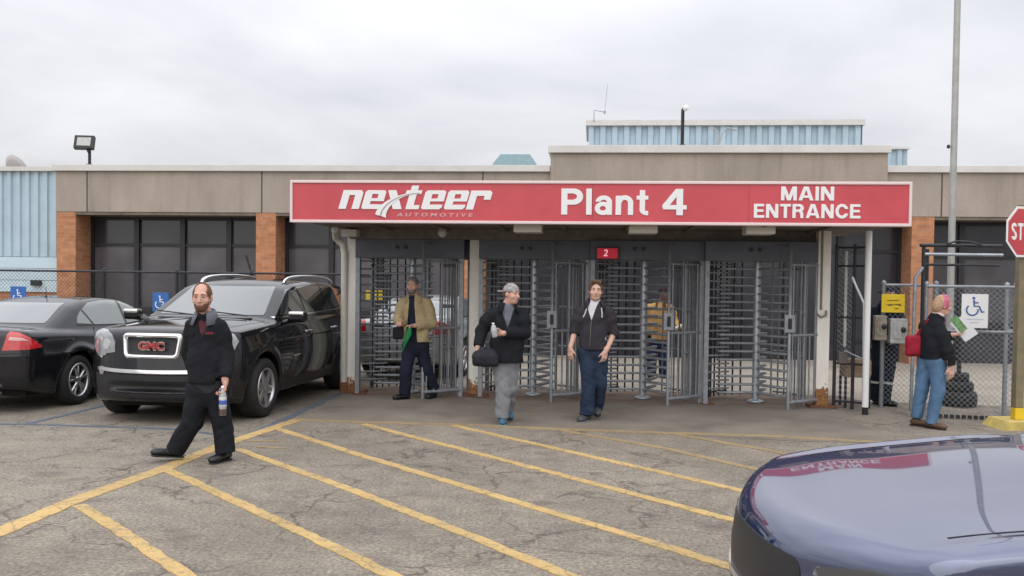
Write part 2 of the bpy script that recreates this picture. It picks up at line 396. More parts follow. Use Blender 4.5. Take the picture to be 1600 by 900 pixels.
# ------------------------------------------------------------------ distance fields -> smooth meshes
def surface_nets(V, lo, h):
    """V: field samples on a grid (negative inside). Returns verts, quads."""
    S = V < 0
    nx, ny, nz = V.shape
    c = np.zeros((nx - 1, ny - 1, nz - 1), np.int8)
    for i in (0, 1):
        for j_ in (0, 1):
            for k_ in (0, 1): c += S[i:nx - 1 + i, j_:ny - 1 + j_, k_:nz - 1 + k_]
    act = (c > 0) & (c < 8); idx = np.argwhere(act); ids = -np.ones(act.shape, np.int64); ids[act] = np.arange(len(idx))
    P = np.zeros((len(idx), 3)); cnt = np.zeros(len(idx)); I, J, K = idx.T
    corners = [(i, j_, k_) for i in (0, 1) for j_ in (0, 1) for k_ in (0, 1)]
    for a in corners:
        for ax in range(3):
            if a[ax]: continue
            b = list(a); b[ax] = 1
            va = V[I + a[0], J + a[1], K + a[2]]; vb = V[I + b[0], J + b[1], K + b[2]]
            m = (va < 0) != (vb < 0); t = np.where(m, va / np.where(m, va - vb, 1), 0)
            q = np.tile(np.array(a, float), (len(idx), 1)); q[:, ax] += t
            P[m] += q[m]; cnt[m] += 1
    P = (P / np.maximum(cnt, 1)[:, None] + idx) * h + lo
    quads = []
    for ax in range(3):
        o1, o2 = [(1, 2), (2, 0), (0, 1)][ax]
        sl0 = [slice(None)] * 3; sl1 = [slice(None)] * 3; sl0[ax] = slice(0, -1); sl1[ax] = slice(1, None)
        d0 = S[tuple(sl0)]; d1 = S[tuple(sl1)]
        m = d0 != d1; E_ = np.argwhere(m)
        ok = (E_[:, o1] > 0) & (E_[:, o2] > 0) & (E_[:, o1] < V.shape[o1] - 1) & (E_[:, o2] < V.shape[o2] - 1)
        E_ = E_[ok]; sgn = d0[tuple(E_.T)]
        def cell(a1, a2):
            q = E_.copy(); q[:, o1] -= a1; q[:, o2] -= a2; return ids[tuple(q.T)]
        q = np.stack([cell(1, 1), cell(0, 1), cell(0, 0), cell(1, 0)], 1)
        q[~sgn] = q[~sgn][:, ::-1]; quads.append(q)
    return P, np.concatenate(quads)
def np_mesh(name, P, Q, m, parent=None, normals=None, smooth=True):
    me = bpy.data.meshes.new(name); nf = len(Q); k = Q.shape[1]
    me.vertices.add(len(P)); me.vertices.foreach_set('co', np.asarray(P, np.float32).ravel())
    me.loops.add(nf * k); me.loops.foreach_set('vertex_index', Q.astype(np.int32).ravel())
    me.polygons.add(nf); me.polygons.foreach_set('loop_start', np.arange(0, nf * k, k, dtype=np.int32)); me.polygons.foreach_set('loop_total', np.full(nf, k, np.int32))
    me.update(calc_edges=True); me.validate()
    me.polygons.foreach_set('use_smooth', [smooth] * len(me.polygons))
    if normals is not None: me.normals_split_custom_set_from_vertices([tuple(n) for n in normals])
    me.materials.append(m); return link(bpy.data.objects.new(name, me), parent)
def smin(a, b, k):
    if k <= 0: return np.minimum(a, b)
    h_ = np.clip(0.5 + 0.5 * (b - a) / k, 0, 1); return b + (a - b) * h_ - k * h_ * (1 - h_)
def smax(a, b, k): return -smin(-a, -b, k)
class Field:
    def __init__(s, lo, hi, h):
        s.lo = np.array(lo, float); s.h = h; s.n = np.ceil((np.array(hi) - s.lo) / h).astype(int) + 1
        s.V = np.full(s.n, 1.0, np.float32)
    def sub(s, blo, bhi):
        a = np.clip(np.floor((np.array(blo) - s.lo) / s.h).astype(int), 0, s.n); b = np.clip(np.ceil((np.array(bhi) - s.lo) / s.h).astype(int) + 1, 0, s.n)
        sl = tuple(slice(int(i), int(j_)) for i, j_ in zip(a, b))
        ax = [s.lo[i] + np.arange(sl[i].start, sl[i].stop) * s.h for i in range(3)]
        return sl, np.stack(np.meshgrid(*ax, indexing='ij'), -1)
    def op(s, blo, bhi, fn, k=0.02, cut=False, pad=None):
        pad = (k + 2.5 * s.h) if pad is None else pad
        sl, P = s.sub(np.array(blo) - pad, np.array(bhi) + pad)
        if P.size == 0: return s
        d = fn(P); s.V[sl] = smax(s.V[sl], -d, k) if cut else smin(s.V[sl], d, k); return s
    def cone(s, a, b, ra, rb, k=0.02, sq=None, cut=False):
        """tapered capsule; sq=(axis vector, factor) flattens it along that axis"""
        a = np.array(a, float); b = np.array(b, float); m = max(ra, rb) * (1 if sq is None else max(1, 1 / sq[1]) if sq[1] < 1 else sq[1])
        m = max(ra, rb)
        def fn(P):
            ab = b - a; L2 = ab @ ab + 1e-9; t = np.clip(((P - a) @ ab) / L2, 0, 1); D = P - a - t[..., None] * ab
            r_ = ra + (rb - ra) * t
            if sq is not None:
                n = np.array(sq[0], float); n /= np.linalg.norm(n); c = D @ n
                D = D + (c * (1 / sq[1] - 1))[..., None] * n
                q = np.sqrt((D ** 2).sum(-1)); return (q - r_) * (0.5 + 0.5 * sq[1])
            return np.sqrt((D ** 2).sum(-1)) - r_
        return s.op(np.minimum(a, b) - m, np.maximum(a, b) + m, fn, k, cut)
    def ell(s, c, r_, k=0.02, R=None, cut=False):
        c = np.array(c, float); r_ = np.array(r_, float); R = np.eye(3) if R is None else np.array(R); m = r_.max()
        def fn(P):
            q = (P - c) @ R; k0 = np.sqrt(((q / r_) ** 2).sum(-1)); k1 = np.sqrt(((q / r_ ** 2) ** 2).sum(-1)); return k0 * (k0 - 1) / np.maximum(k1, 1e-6)
        return s.op(c - m, c + m, fn, k, cut)
    def rbox(s, c, hs, rr, k=0.02, R=None, cut=False):
        c = np.array(c, float); hs = np.array(hs, float); R = np.eye(3) if R is None else np.array(R); m = np.linalg.norm(hs)
        def fn(P):
            q = np.abs((P - c) @ R) - (hs - rr); return np.sqrt((np.maximum(q, 0) ** 2).sum(-1)) + np.minimum(q.max(-1), 0) - rr
        return s.op(c - m, c + m, fn, k, cut)
    def ripple(s, amp, fn):
        sl, P = s.sub(s.lo, s.lo + s.n * s.h); m = np.abs(s.V) < 0.06; Q = P[m]; s.V[m] += amp * fn(Q); return s
    def mesh(s, name, m, parent=None):
        P, Q = surface_nets(s.V, s.lo, s.h); return np_mesh(name, P, Q, m, parent)

# ------------------------------------------------------------------ plain grotesque capitals built from strokes
def glyph_sdf(ch, x, z):
    """unit cap height; returns (distance, advance)"""
    t = 0.105
    def seg(a, b, w=t):
        a = np.array(a); b = np.array(b); ab = b - a; L = np.hypot(*ab); u = ab / L
        px, pz = x - a[0], z - a[1]; s_ = px * u[0] + pz * u[1]; n = -px * u[1] + pz * u[0]
        return np.maximum(np.abs(s_ - L / 2) - L / 2, np.abs(n) - w)
    def clip(d, x0, x1, z0, z1): return np.maximum(d, np.maximum(np.maximum(x0 - x, x - x1), np.maximum(z0 - z, z - z1)))
    def ring(cx, cz, rx, rz, w=t):
        o = np.hypot((x - cx) / rx, (z - cz) / rz); i = np.hypot((x - cx) / (rx - 2 * w), (z - cz) / (rz - 2 * w))
        return np.maximum((o - 1) * min(rx, rz), (1 - i) * (min(rx, rz) - 2 * w))
    m = lambda *a: np.minimum.reduce(a)
    if ch == 'I': return seg((0.105, 0), (0.105, 1)), 0.21
    if ch == 'T': return m(seg((0.35, 0), (0.35, 1)), seg((0, 0.905), (0.70, 0.905), 0.095)), 0.70
    if ch == 'E': return m(seg((0.105, 0), (0.105, 1)), seg((0.1, 0.905), (0.66, 0.905), 0.095), seg((0.1, 0.515), (0.62, 0.515), 0.09), seg((0.1, 0.095), (0.68, 0.095), 0.095)), 0.68
    if ch == 'N': return m(seg((0.105, 0), (0.105, 1)), seg((0.685, 0), (0.685, 1)), clip(seg((0.06, 1.10), (0.73, -0.10), 0.115), 0, 0.79, 0, 1)), 0.79
    if ch == 'M': return m(seg((0.105, 0), (0.105, 1)), seg((0.835, 0), (0.835, 1)), clip(m(seg((0.10, 1.15), (0.50, -0.08), 0.105), seg((0.84, 1.15), (0.44, -0.08), 0.105)), 0, 0.94, 0, 1)), 0.94
    if ch == 'A': return m(clip(m(seg((0.07, -0.1), (0.445, 1.12), 0.105), seg((0.81, -0.1), (0.435, 1.12), 0.105)), 0, 0.88, 0, 1), seg((0.22, 0.27), (0.66, 0.27), 0.085)), 0.88
    if ch == 'R': return m(seg((0.105, 0), (0.105, 1)), clip(ring(0.42, 0.715, 0.30, 0.285), 0.42, 1, 0, 1), seg((0.1, 0.91), (0.43, 0.91), 0.09), seg((0.1, 0.52), (0.43, 0.52), 0.09), seg((0.60, 0), (0.60, 0.30), 0.10), clip(ring(0.44, 0.32, 0.26, 0.22), 0.44, 1, 0.30, 1)), 0.75
    if ch == 'P': return m(seg((0.105, 0), (0.105, 1)), clip(ring(0.42, 0.69, 0.32, 0.31), 0.42, 1, 0, 1), seg((0.1, 0.905), (0.43, 0.905), 0.095), seg((0.1, 0.475), (0.43, 0.475), 0.095)), 0.74
    if ch == 'C': return np.maximum(ring(0.42, 0.5, 0.42, 0.52), -clip(x * 0 - 1, 0.52, 2, 0.34, 0.66)), 0.82
    if ch == 'O': return ring(0.42, 0.5, 0.43, 0.52), 0.84
    if ch == 'S': return m(clip(ring(0.34, 0.74, 0.34, 0.27), -1, 0.34, 0.4, 1.1), clip(ring(0.34, 0.74, 0.34, 0.27), 0.3, 1, 0.78, 1.1), clip(ring(0.36, 0.26, 0.34, 0.27), 0.36, 1, -0.1, 0.6), clip(ring(0.36, 0.26, 0.34, 0.27), -1, 0.4, -0.1, 0.22), seg((0.3, 0.54), (0.42, 0.50), 0.08)), 0.70
    if ch == 'l': return seg((0.10, 0), (0.10, 1), 0.095), 0.20
    if ch == 'a': return m(ring(0.27, 0.245, 0.27, 0.255, 0.085), seg((0.49, 0), (0.49, 0.52), 0.092), clip(ring(0.30, 0.48, 0.28, 0.26, 0.085), 0, 0.585, 0.50, 1)), 0.60
    if ch == 'n': return m(seg((0.095, 0), (0.095, 0.73), 0.095), clip(ring(0.31, 0.45, 0.285, 0.30, 0.09), 0.1, 1, 0.45, 1), seg((0.505, 0), (0.505, 0.46), 0.09)), 0.60
    if ch == 't': return m(seg((0.20, 0.14), (0.20, 0.95), 0.092), seg((0.0, 0.66), (0.40, 0.66), 0.075), clip(ring(0.36, 0.19, 0.25, 0.20, 0.085), -1, 0.40, -1, 0.2)), 0.42
    if ch == '4': return m(seg((0.50, 0), (0.50, 1), 0.095), seg((0.02, 0.30), (0.70, 0.30), 0.085), clip(seg((0.03, 0.26), (0.52, 1.05), 0.09), 0.0, 0.55, 0.22, 1)), 0.70
    return x * 0 + 1, 0.35
def sign_text(name, txt, x0, x1, z0, z1, yf, depth, m, parent, gap=0.09, cell=0.0045, flipx=False):
    H_ = z1 - z0; adv = []; X = 0
    for ch in txt:
        a = glyph_sdf(ch, np.zeros(1), np.zeros(1))[1]; adv.append((ch, X)); X += a + gap
    X -= gap; sx = (x1 - x0) / X; first = None
    f = Field((x0 - 0.02, yf - depth - 0.012, z0 - 0.03), (x1 + 0.02, yf + 0.02, z1 + 0.03), cell)
    sl, P = f.sub(f.lo, f.lo + f.n * f.h); D = np.full(P.shape[:3], 1.0)
    gx = (P[..., 0] - x0) / sx; gz = (P[..., 2] - z0) / H_
    for ch, a in adv:
        d, _ = glyph_sdf(ch, gx - a, gz); D = np.minimum(D, d * H_)
    f.V = np.maximum(D, np.maximum(P[..., 1] - yf - 0.003, yf - depth - P[..., 1])).astype(np.float32)
    Pm, Q = surface_nets(f.V, f.lo, f.h); return np_mesh(name, Pm, Q, m, parent, smooth=False)
# ================================================================== SETTING
def sheet(name, pts, z, m, kind='structure'):
    me = bpy.data.meshes.new(name); me.from_pydata([(p[0], p[1], z) for p in pts], [], [tuple(range(len(pts)))])
    me.materials.append(m); bm = bmesh.new(); bm.from_mesh(me)
    for f in bm.faces:
        f.normal_update()
        if f.normal.z < 0: f.normal_flip()
    bm.to_mesh(me); bm.free(); o = link(bpy.data.objects.new(name, me)); o['kind'] = kind; return o
g0 = sheet('ground', [(-1500, -1500), (1500, -1500), (1500, 1500), (-1500, 1500)], 0.0, M_ASPH)
sheet('concrete_pavement', [G(505, 637), G(462, 657), G(560, 661), G(720, 665), G(900, 673), G(1100, 681), G(1250, 690), G(1395, 693), G(1385, 678), G(1340, 662), G(1300, 652), G(1290, 640), B(7.3, -0.2)[:2], B(7.3, 0.9)[:2], B(-0.3, 0.9)[:2], B(-0.3, -0.2)[:2]], 0.003, M_SLAB)
sheet('yard_pavement', [B(-13, 2.9)[:2], B(0.0, 2.9)[:2], B(0.0, 0.9)[:2], B(7.3, 0.9)[:2], B(7.5, 0.2)[:2], B(18, -0.4)[:2], B(18, 7.5)[:2], B(-13, 7.5)[:2]], 0.006, M_YARD)

def line(pix, w, name, m, z=0.008):
    gp_ = [Vector(G(*p)) for p in pix]; fine = []; rr = random.Random(int(pix[0][0] * 7 + pix[0][1]))
    for a_, b_ in zip(gp_[:-1], gp_[1:]):
        n_ = max(1, int((b_ - a_).length / 0.07)); fine += [a_.lerp(b_, i / n_) for i in range(n_)]
    fine.append(gp_[-1]); v, f = strip([tuple(q) for q in fine], w); wob = 0
    for i in range(0, len(v), 2):
        wob = wob * 0.9 + rr.uniform(-0.002, 0.002); j1, j2 = rr.uniform(-0.012, 0.003), rr.uniform(-0.012, 0.003)
        a_, b_ = Vector(v[i]), Vector(v[i + 1]); d_ = (a_ - b_).normalized(); v[i] = tuple(a_ + d_ * (j1 + wob)); v[i + 1] = tuple(b_ - d_ * (j2 - wob))
    n_ = len(v); z = 0.0045 + (z - 0.008) * 0.5
    ed = [(i, i + 2) for i in range(0, n_ - 2, 2)] + [(i + 2, i) for i in range(1, n_ - 2, 2)]
    o = MB().add([(a, b, z) for a, b, _ in v] + [(a, b, 0.0) for a, b, _ in v], f + [(a, b, b + n_, a + n_) for a, b in ed]).build(name, m); o['kind'] = 'structure'; return o
def zl():
    z = 0.008
    while True:
        z += 0.0006; yield z
Z = zl()
line([(-60, 856), (0, 832), (112, 784), (259, 732), (334, 700.5), (400, 678), (468, 655.5)], 0.165, 'yellow_border_line', M_YEL, 0.010)
line([(464, 656), (560, 660), (720, 664), (900, 672), (1040, 677), (1200, 681.5), (1400, 693)], 0.15, 'yellow_kerb_line', M_YEL2, 0.0105)
for pp, mm in (([(124, 790), (215, 847), (300, 905)], M_YEL), ([(262, 735), (380, 789), (499, 846), (640, 915)], M_YEL),
           ([(370, 702), (560, 770), (752, 845), (900, 905)], M_YEL), ([(433, 670), (560, 711), (760, 771), (1012, 846), (1200, 905)], M_YEL),
           ([(568, 663), (816, 727), (1156, 816), (1500, 905)], M_YEL), ([(708, 665), (920, 713), (1168, 769), (1500, 850)], M_YEL),
           ([(878, 673), (1040, 701), (1188, 735), (1400, 790)], M_YEL2), ([(1056, 679), (1200, 704), (1400, 745)], M_YEL2)):
    line(pp, 0.105, 'yellow_hatch_line', mm, 0.012)
line([(386, 689.5), (436, 690)], 0.05, 'yellow_hatch_line', M_YEL2, 0.012); line([(402, 699), (447, 701)], 0.05, 'yellow_hatch_line', M_YEL2, 0.012)
line([(380, 683), (440, 658), (517, 622), (545, 610)], 0.10, 'blue_bay_line', M_BLU, 0.0095)
line([(-60, 663), (45, 663), (277, 671), (372, 684)], 0.09, 'blue_bay_line', M_BLU, 0.0095)
line([(45, 662), (142, 639), (230, 615)], 0.09, 'blue_bay_line', M_BLU, 0.0095)

# ------------------------------------------------------------------ factory building
bld = empty('factory_building', B(0, 0), -YAW, 'long low factory building of pebbled concrete and brick with dark windows', 'building')
FW = 7.0
MB().box(-8.88, 2.57, FW, FW + 0.7, 3.17, 4.10).build('fascia', M_AGG, bld); MB().box(9.75, 19, FW, FW + 0.7, 3.17, 4.10).build('fascia', M_AGG, bld)
MB().box(2.572, 9.748, FW - 0.12, FW + 3, 3.10, 4.50).build('raised_fascia', M_AGG, bld)
for bb in ((-8.95, 2.56, FW - 0.08, FW + 0.8, 4.102, 4.245, 0.01), (9.76, 19, FW - 0.08, FW + 0.8, 4.102, 4.245, 0.01), (2.52, 9.80, FW - 0.2, FW + 3.1, 4.502, 4.665, 0.01), (-15, -8.96, FW + 0.2, FW + 0.9, 4.13, 4.23, 0)): MB().box(*bb).build('roof_trim', M_TRIM, bld)
for u in (-8.15, -4.0, 1.05, 10.9, 14.2): MB().box(u, u + 0.03, FW - 0.004, FW + 0.02, 3.172, 4.10).build('panel_joint', mat('joint_sealant', (0.09, 0.08, 0.07), 0.9), bld)
# everything behind the fascia: a dark block with a flat roof
MB().box(-15, 19, FW + 0.95, 40, 0.0, 4.05).build('wall', M_MULL, bld)
MB().box(-15, 19, FW + 0.7, 40, 4.06, 4.12).build('roof', mat('roof_gravel', (0.25, 0.24, 0.23), 0.9, var=0.2), bld)
MB().box(-8.88, 19, FW + 0.02, FW + 0.94, 3.10, 3.168).build('soffit', M_SOFFIT, bld)
pill = None
for u in (-8.88, -4.12, 0.66, 10.32, 15.1):
    p = MB().box(u, u + 0.46, FW + 0.01, FW + 0.78, 0, 3.168).build('brick_pillar', M_BRICK, bld)
MB().box(-15, -8.885, FW + 0.32, FW + 0.7, 0, 1.28).build('brick_plinth', M_BRICK, bld)
def corrugated(u0, u1, w, z0, z1, pitch, depth):
    b = MB(); prof = []; u = u0
    while u < u1 - 1e-6:
        for du, dw in ((0, 0), (0.42, 0), (0.52, depth), (0.90, depth)):
            x = u + du * pitch
            if x <= u1: prof.append((x, w + dw))
        u += pitch
    prof.append((u1, w)); n = len(prof)
    v = [(x, y, z0) for x, y in prof] + [(x, y, z1) for x, y in prof]
    b.add(v, [(i, i + 1, n + i + 1, n + i) for i in range(n - 1)])
    b.box(u0, u1, w + depth + 0.01, w + 0.4, z0, z1); return b
corrugated(-15, -8.89, FW + 0.28, 2.12, 4.128, 0.225, 0.05).build('blue_cladding', M_BLUECLAD, bld)
pn = MB()
for z0, z1 in ((1.29, 1.56), (1.57, 1.84), (1.85, 2.11)): pn.box(-15, -8.89, FW + 0.27, FW + 0.6, z0, z1)
pn.build('pale_panel', M_PANEL, bld)
MB().box(-9.63, -9.40, FW + 0.17, FW + 0.27, 1.44, 1.56, 0.01).build('vent_box', M_BLACK, bld)
# windows, one per bay
def window(u0, u1, zs, first, step, low=0.95):
    f = MB(); w = FW + 0.66
    f.box(u0, u1, w, w + 0.1, 3.02, 3.10).box(u0, u1, w, w + 0.1, low - 0.10, low)
    f.box(u0, u1, w + 0.002, w + 0.098, zs, zs + 0.07)
    u = first; edges = [u0]
    f.box(u0, u0 + 0.08, w - 0.002, w + 0.11, 0, 3.10).box(u1 - 0.08, u1, w - 0.002, w + 0.11, 0, 3.10)
    while u < u1 - 0.2:
        f.box(u - 0.06, u + 0.06, w - 0.03, w + 0.12, 0, 3.10); edges.append(u); u += step
    fr = f.build('window', M_MULL, bld)
    for k, e in enumerate(edges):
        e1 = edges[k + 1] if k + 1 < len(edges) else u1
        MB().box(e + 0.05, e1 - 0.05, w + 0.05, w + 0.07, zs + 0.07, 3.02).build('upper_pane', M_WIN_T, fr)
        MB().box(e + 0.05, e1 - 0.05, w + 0.05, w + 0.07, low, zs).build('lower_pane', M_WIN_T if u0 == 1.12 else M_WIN_L, fr)
    MB().box(u0 + 0.05, u1 - 0.05, w + 0.045, w + 0.075, 0.0, low - 0.1).build('spandrel', M_WIN_T, fr)
window(-8.42, -4.12, 2.40, -7.27, 1.13)
window(-3.66, 0.66, 2.40, -2.55, 1.13)
window(1.12, 10.32, 2.40, 2.1, 1.15, 0.5)
window(10.78, 15.1, 2.30, 11.6, 1.45, 0.9)
# penthouse and roof gear belong to the building
u0, z0 = PL(920, 190, 13); u1, z1 = PL(1348, 186, 13); _, zb = PL(1130, 232, 13)
ph = corrugated(u0, u1, 13, zb - 0.6, z0 - 0.12, 0.335, 0.09).build('penthouse', M_BLUECLAD, bld)
MB().box(u0 - 0.08, u1 + 0.05, 12.92, 16, z0 - 0.12, z0 + 0.03).build('trim', M_TRIM, ph)
MB().box(u0 + 0.01, u1 - 0.01, 13.3, 18, 3.9, z0 - 0.125).build('core', M_BLUECLAD, ph)
a, zt = PL(1386, 230, 14); b_, _ = PL(1418, 232, 14)
ph2 = corrugated(a - 1.2, b_, 14, 3.9, zt - 0.06, 0.3, 0.08).build('stair_housing', M_BLUECLAD, bld)
MB().box(a - 1.25, b_ + 0.04, 13.94, 16, zt - 0.06, zt).build('trim', M_TRIM, ph2)
# rooftop extractor hood with sloped shoulders
a, zt = PL(782, 241, 9.5); b_, _ = PL(828, 241, 9.5); c_, zl_ = PL(767, 262, 9.5); d_, _ = PL(841, 262, 9.5)
MB().prism([(c_, zl_ - 0.4), (d_, zl_ - 0.4), (d_, zl_), (d_ - 0.06, zl_ + 0.12), (b_, zt), (a, zt), (c_ + 0.06, zl_ + 0.12), (c_, zl_)], 'y', 9.5, 10.6).build('extractor_hood', mat('hood_blue', (0.27, 0.40, 0.44), 0.5, var=0.1), bld)
# flood light on the parapet
fl = empty('flood_light', B(PL(140, 262, FW + 0.1)[0], FW + 0.1, 4.245), -YAW, 'black square flood light on a short pole above the roof edge at far left', 'flood light')
MB().tube([(0, 0, 0), (0, 0, 0.33)], 0.035).lathe([(0, 0), (0.09, 0), (0.09, 0.02), (0.03, 0.04)], 12).build('pole', M_BLACK, fl)
Rm = Matrix.Rotation(rad(12), 3, 'Z') @ Matrix.Rotation(rad(-20), 3, 'X')
hd = MB().obox((-0.11, -0.02, 0.52), Rm, 0.22, 0.06, 0.165, 0.015).build('lamp_head', M_BLACK, fl)
MB().obox(Vector((-0.11, -0.02, 0.52)) + Rm @ Vector((0, -0.063, 0)), Rm, 0.15, 0.004, 0.105).build('lens', mat('lamp_lens', (0.42, 0.42, 0.40), 0.25, var=0.15, vscale=20), hd)
MB().tube([(0, 0, 0.30), (-0.05, 0, 0.40)], 0.045).build('bracket', M_BLACK, fl)
# antenna, camera pole, brackets, dish
u, z = PL(928, 189, 12.9)
an = empty('antenna', B(u, 12.9, z - 0.02), -YAW, 'thin whip antenna at the left corner of the blue rooftop penthouse', 'antenna')
MB().tube([(0, 0, 0), (0, 0, 0.32), (0.30, 0, 0.27)], 0.014, 6).tube([(0.30, 0, 0.22), (0.30, 0, 0.30)], 0.03, 6).build('mast', M_GREYP, an)
MB().tube([(0.30, 0, 0.29), (0.37, 0, 1.05)], 0.006, 5).build('whip', M_GREYP, an)
u, z = PL(1066, 228, FW + 0.05)
cp = empty('camera_pole', B(u, FW + 0.05, 4.665), -YAW, 'black security camera pole standing on the raised roof edge', 'security camera')
MB().tube([(0, 0, 0), (0, 0, 0.80), (0.05, 0, 0.86), (0.10, -0.02, 0.84)], 0.038, 8).lathe([(0.12, 0), (0.12, 0.02), (0.05, 0.05)], 12).build('pole', M_BLACK, cp)
MB().lathe([(0.0, 0.74), (0.05, 0.76), (0.06, 0.80), (0.05, 0.86), (0, 0.88)], 12, (0.06, -0.05, 0.02)).build('camera', M_WHITE, cp)
u, z = PL(1113, 228, 10)
br = empty('roof_bracket', B(PL(1120, 228, FW + 0.3)[0], FW + 0.3, 4.665), -YAW, 'pair of thin grey cable brackets in front of the blue penthouse', 'bracket')
MB().tube([(0, 0, -0.1), (0.04, 0, 0.30), (-0.06, 0, 0.44), (-0.16, 0, 0.43)], 0.016, 6).tube([(0, 0, -0.1), (0.12, 0, 0.33), (0.22, 0, 0.45), (0.40, 0, 0.42)], 0.016, 6).tube([(0.33, 0, 0.42), (0.42, 0, 0.40)], 0.03, 6).build('arm', M_GREYP, br)
u, z = PL(22, 258, 12)
ds = empty('satellite_dish', B(u, 12, 4.12), -YAW, 'round grey satellite dish behind the roof edge at far left', 'satellite dish')
MB().lathe([(0.0, 0.0), (0.25, 0.03), (0.45, 0.10), (0.58, 0.18), (0.57, 0.19), (0.44, 0.12), (0.0, 0.02)], 24).build('reflector', mat('dish_grey', (0.40, 0.37, 0.36), 0.6), ds).matrix_local = Matrix.Translation((0, 0, 0.42)) @ Matrix.Rotation(rad(-60), 4, 'X') @ Matrix.Rotation(rad(25), 4, 'Y')
MB().tube([(0, 0.1, 0), (0, 0.1, 0.4)], 0.04).build('stand', M_STEEL, ds)

# ------------------------------------------------------------------ entrance canopy with its sign
cn = empty('entrance_canopy', B(0, 0), -YAW, 'flat entrance canopy on white rusty posts with a long red sign along its front', 'canopy')
S0, S1, SZ0, SZ1, SW = -0.29, 7.32, 2.43, 2.915, -2.0
MB().box(S0 + 0.04, S1 - 0.04, SW + 0.14, 1.0, 2.475, 2.80).build('roof', M_CREAM, cn)
sf = MB().box(S0 + 0.05, S1 - 0.05, SW + 0.13, 0.98, 2.435, 2.474)
for k in range(1, 9): sf.box(S0 + 0.05 + k * 0.84, S0 + 0.09 + k * 0.84, SW + 0.2, 0.95, 2.40, 2.436)
sf.build('soffit', M_SOFFIT, cn)
for a_ in (-0.28, 0.74): MB().box(0.0, 6.75, a_, a_ + 0.1, 2.28, 2.434).build('beam', mat('beam_brown', (0.16, 0.14, 0.12), 0.7, var=0.25), cn)
sg = MB().box(S0, S1, SW, SW + 0.12, SZ0, SZ1, 0.012).build('sign_board', M_RED, cn)
for u_ in (1.62, 3.52, 5.42): MB().box(u_, u_ + 0.006, SW - 0.001, SW + 0.01, SZ0 + 0.01, SZ1 - 0.01).build('panel_seam', mat('seam_red', (0.33, 0.035, 0.045), 0.5), sg)
fr = MB(); t = 0.034
fr.box(S0 - 0.012, S1 + 0.012, SW - 0.018, SW + 0.13, SZ1 - 0.01, SZ1 + t - 0.008, 0.008).box(S0 - 0.012, S1 + 0.012, SW - 0.018, SW + 0.13, SZ0 - t + 0.008, SZ0 + 0.01, 0.008)
fr.box(S0 - t + 0.01, S0 + 0.01, SW - 0.02, SW + 0.132, SZ0 - t + 0.008, SZ1 + t - 0.008, 0.008).box(S1 - 0.01, S1 + t - 0.01, SW - 0.02, SW + 0.132, SZ0 - t + 0.008, SZ1 + t - 0.008, 0.008)
fr.build('sign_border', M_PINKW, sg)
YF = SW + 0.001
def su(px, py=315): return PL(px, py, SW)[0]
def sz(px, py): return PL(px, py, SW)[1]
for tx, xa, xb, cx_, ya, yb, gp_ in (('Plant', 877, 1014, 975, 336, 295, 0.10), ('4', 1035, 1073, 975, 336, 295, 0.1), ('MAIN', 1220, 1303, 1262, 313.5, 291.5, 0.11), ('ENTRANCE', 1178, 1345, 1262, 341, 319, 0.10)):
    sign_text('lettering', tx, su(xa), su(xb), sz(cx_, ya), sz(cx_, yb), YF, 0.012, M_WHITE, sg, gp_)
# slanted heavy word mark
k = (sz(650, 297.5) - sz(650, 327)); bz = sz(650, 327); kx = k * 0.96
def W(x): return su(529) + x * kx
wm = MB()
def poly(pts, dep=0.012, mb=wm):
    mb.prism([(W(0) + (x + 0.30 * z) * kx, bz + z * k) for x, z in pts], 'y', YF - dep, YF)
poly([(0, 0), (0.42, 0), (0.42, 0.74), (0.42, 1.0), (0.0, 1.0)]); poly([(0.42, 0.74), (0.74, 0.74), (1.16, 0.74), (1.16, 0.86), (1.02, 1.0), (0.42, 1.0)]); poly([(0.74, 0), (1.16, 0), (1.16, 0.74), (0.74, 0.74)])
def ee(x0):
    q = lambda L: poly([(x0 + x, z) for x, z in L])
    q([(0.08, 0), (0.42, 0), (0.42, 1.0), (0.10, 1.0), (0.0, 0.9), (0.0, 0.08)]); q([(0.42, 0.80), (1.16, 0.80), (1.16, 0.90), (1.06, 1.0), (0.42, 1.0)])
    q([(0.76, 0.42), (1.16, 0.42), (1.16, 0.80), (0.76, 0.80)]); q([(0.42, 0.42), (0.76, 0.42), (0.76, 0.57), (0.42, 0.57)]); q([(0.42, 0.0), (1.02, 0.0), (1.14, 0.10), (1.14, 0.25), (0.42, 0.25)])
ee(1.28); ee(4.72 - 0.08); ee(5.98 - 0.06)
poly([(2.52, 1.0), (2.98, 1.0), (3.58, 0.0), (3.08, 0.0)])
poly([(3.78, 0.0), (4.18, 0.0), (4.18, 1.25), (3.78, 1.25)]); poly([(4.18, 0.0), (4.52, 0.0), (4.52, 0.22), (4.18, 0.22)]); poly([(3.56, 0.78), (3.78, 0.78), (3.78, 1.0), (3.56, 1.0)]); poly([(4.18, 0.80), (4.44, 0.80), (4.44, 1.0), (4.18, 1.0)])
poly([(7.16, 0), (7.56, 0), (7.56, 1.0), (7.16, 1.0)]); poly([(7.56, 0.72), (8.36, 0.72), (8.36, 0.88), (8.24, 1.0), (7.56, 1.0)]); poly([(7.98, 0.52), (8.36, 0.52), (8.36, 0.72), (7.98, 0.72)])
wm.build('word_mark', M_WHITE, sg)
sw = MB(); n = 16; top = []; bot = []
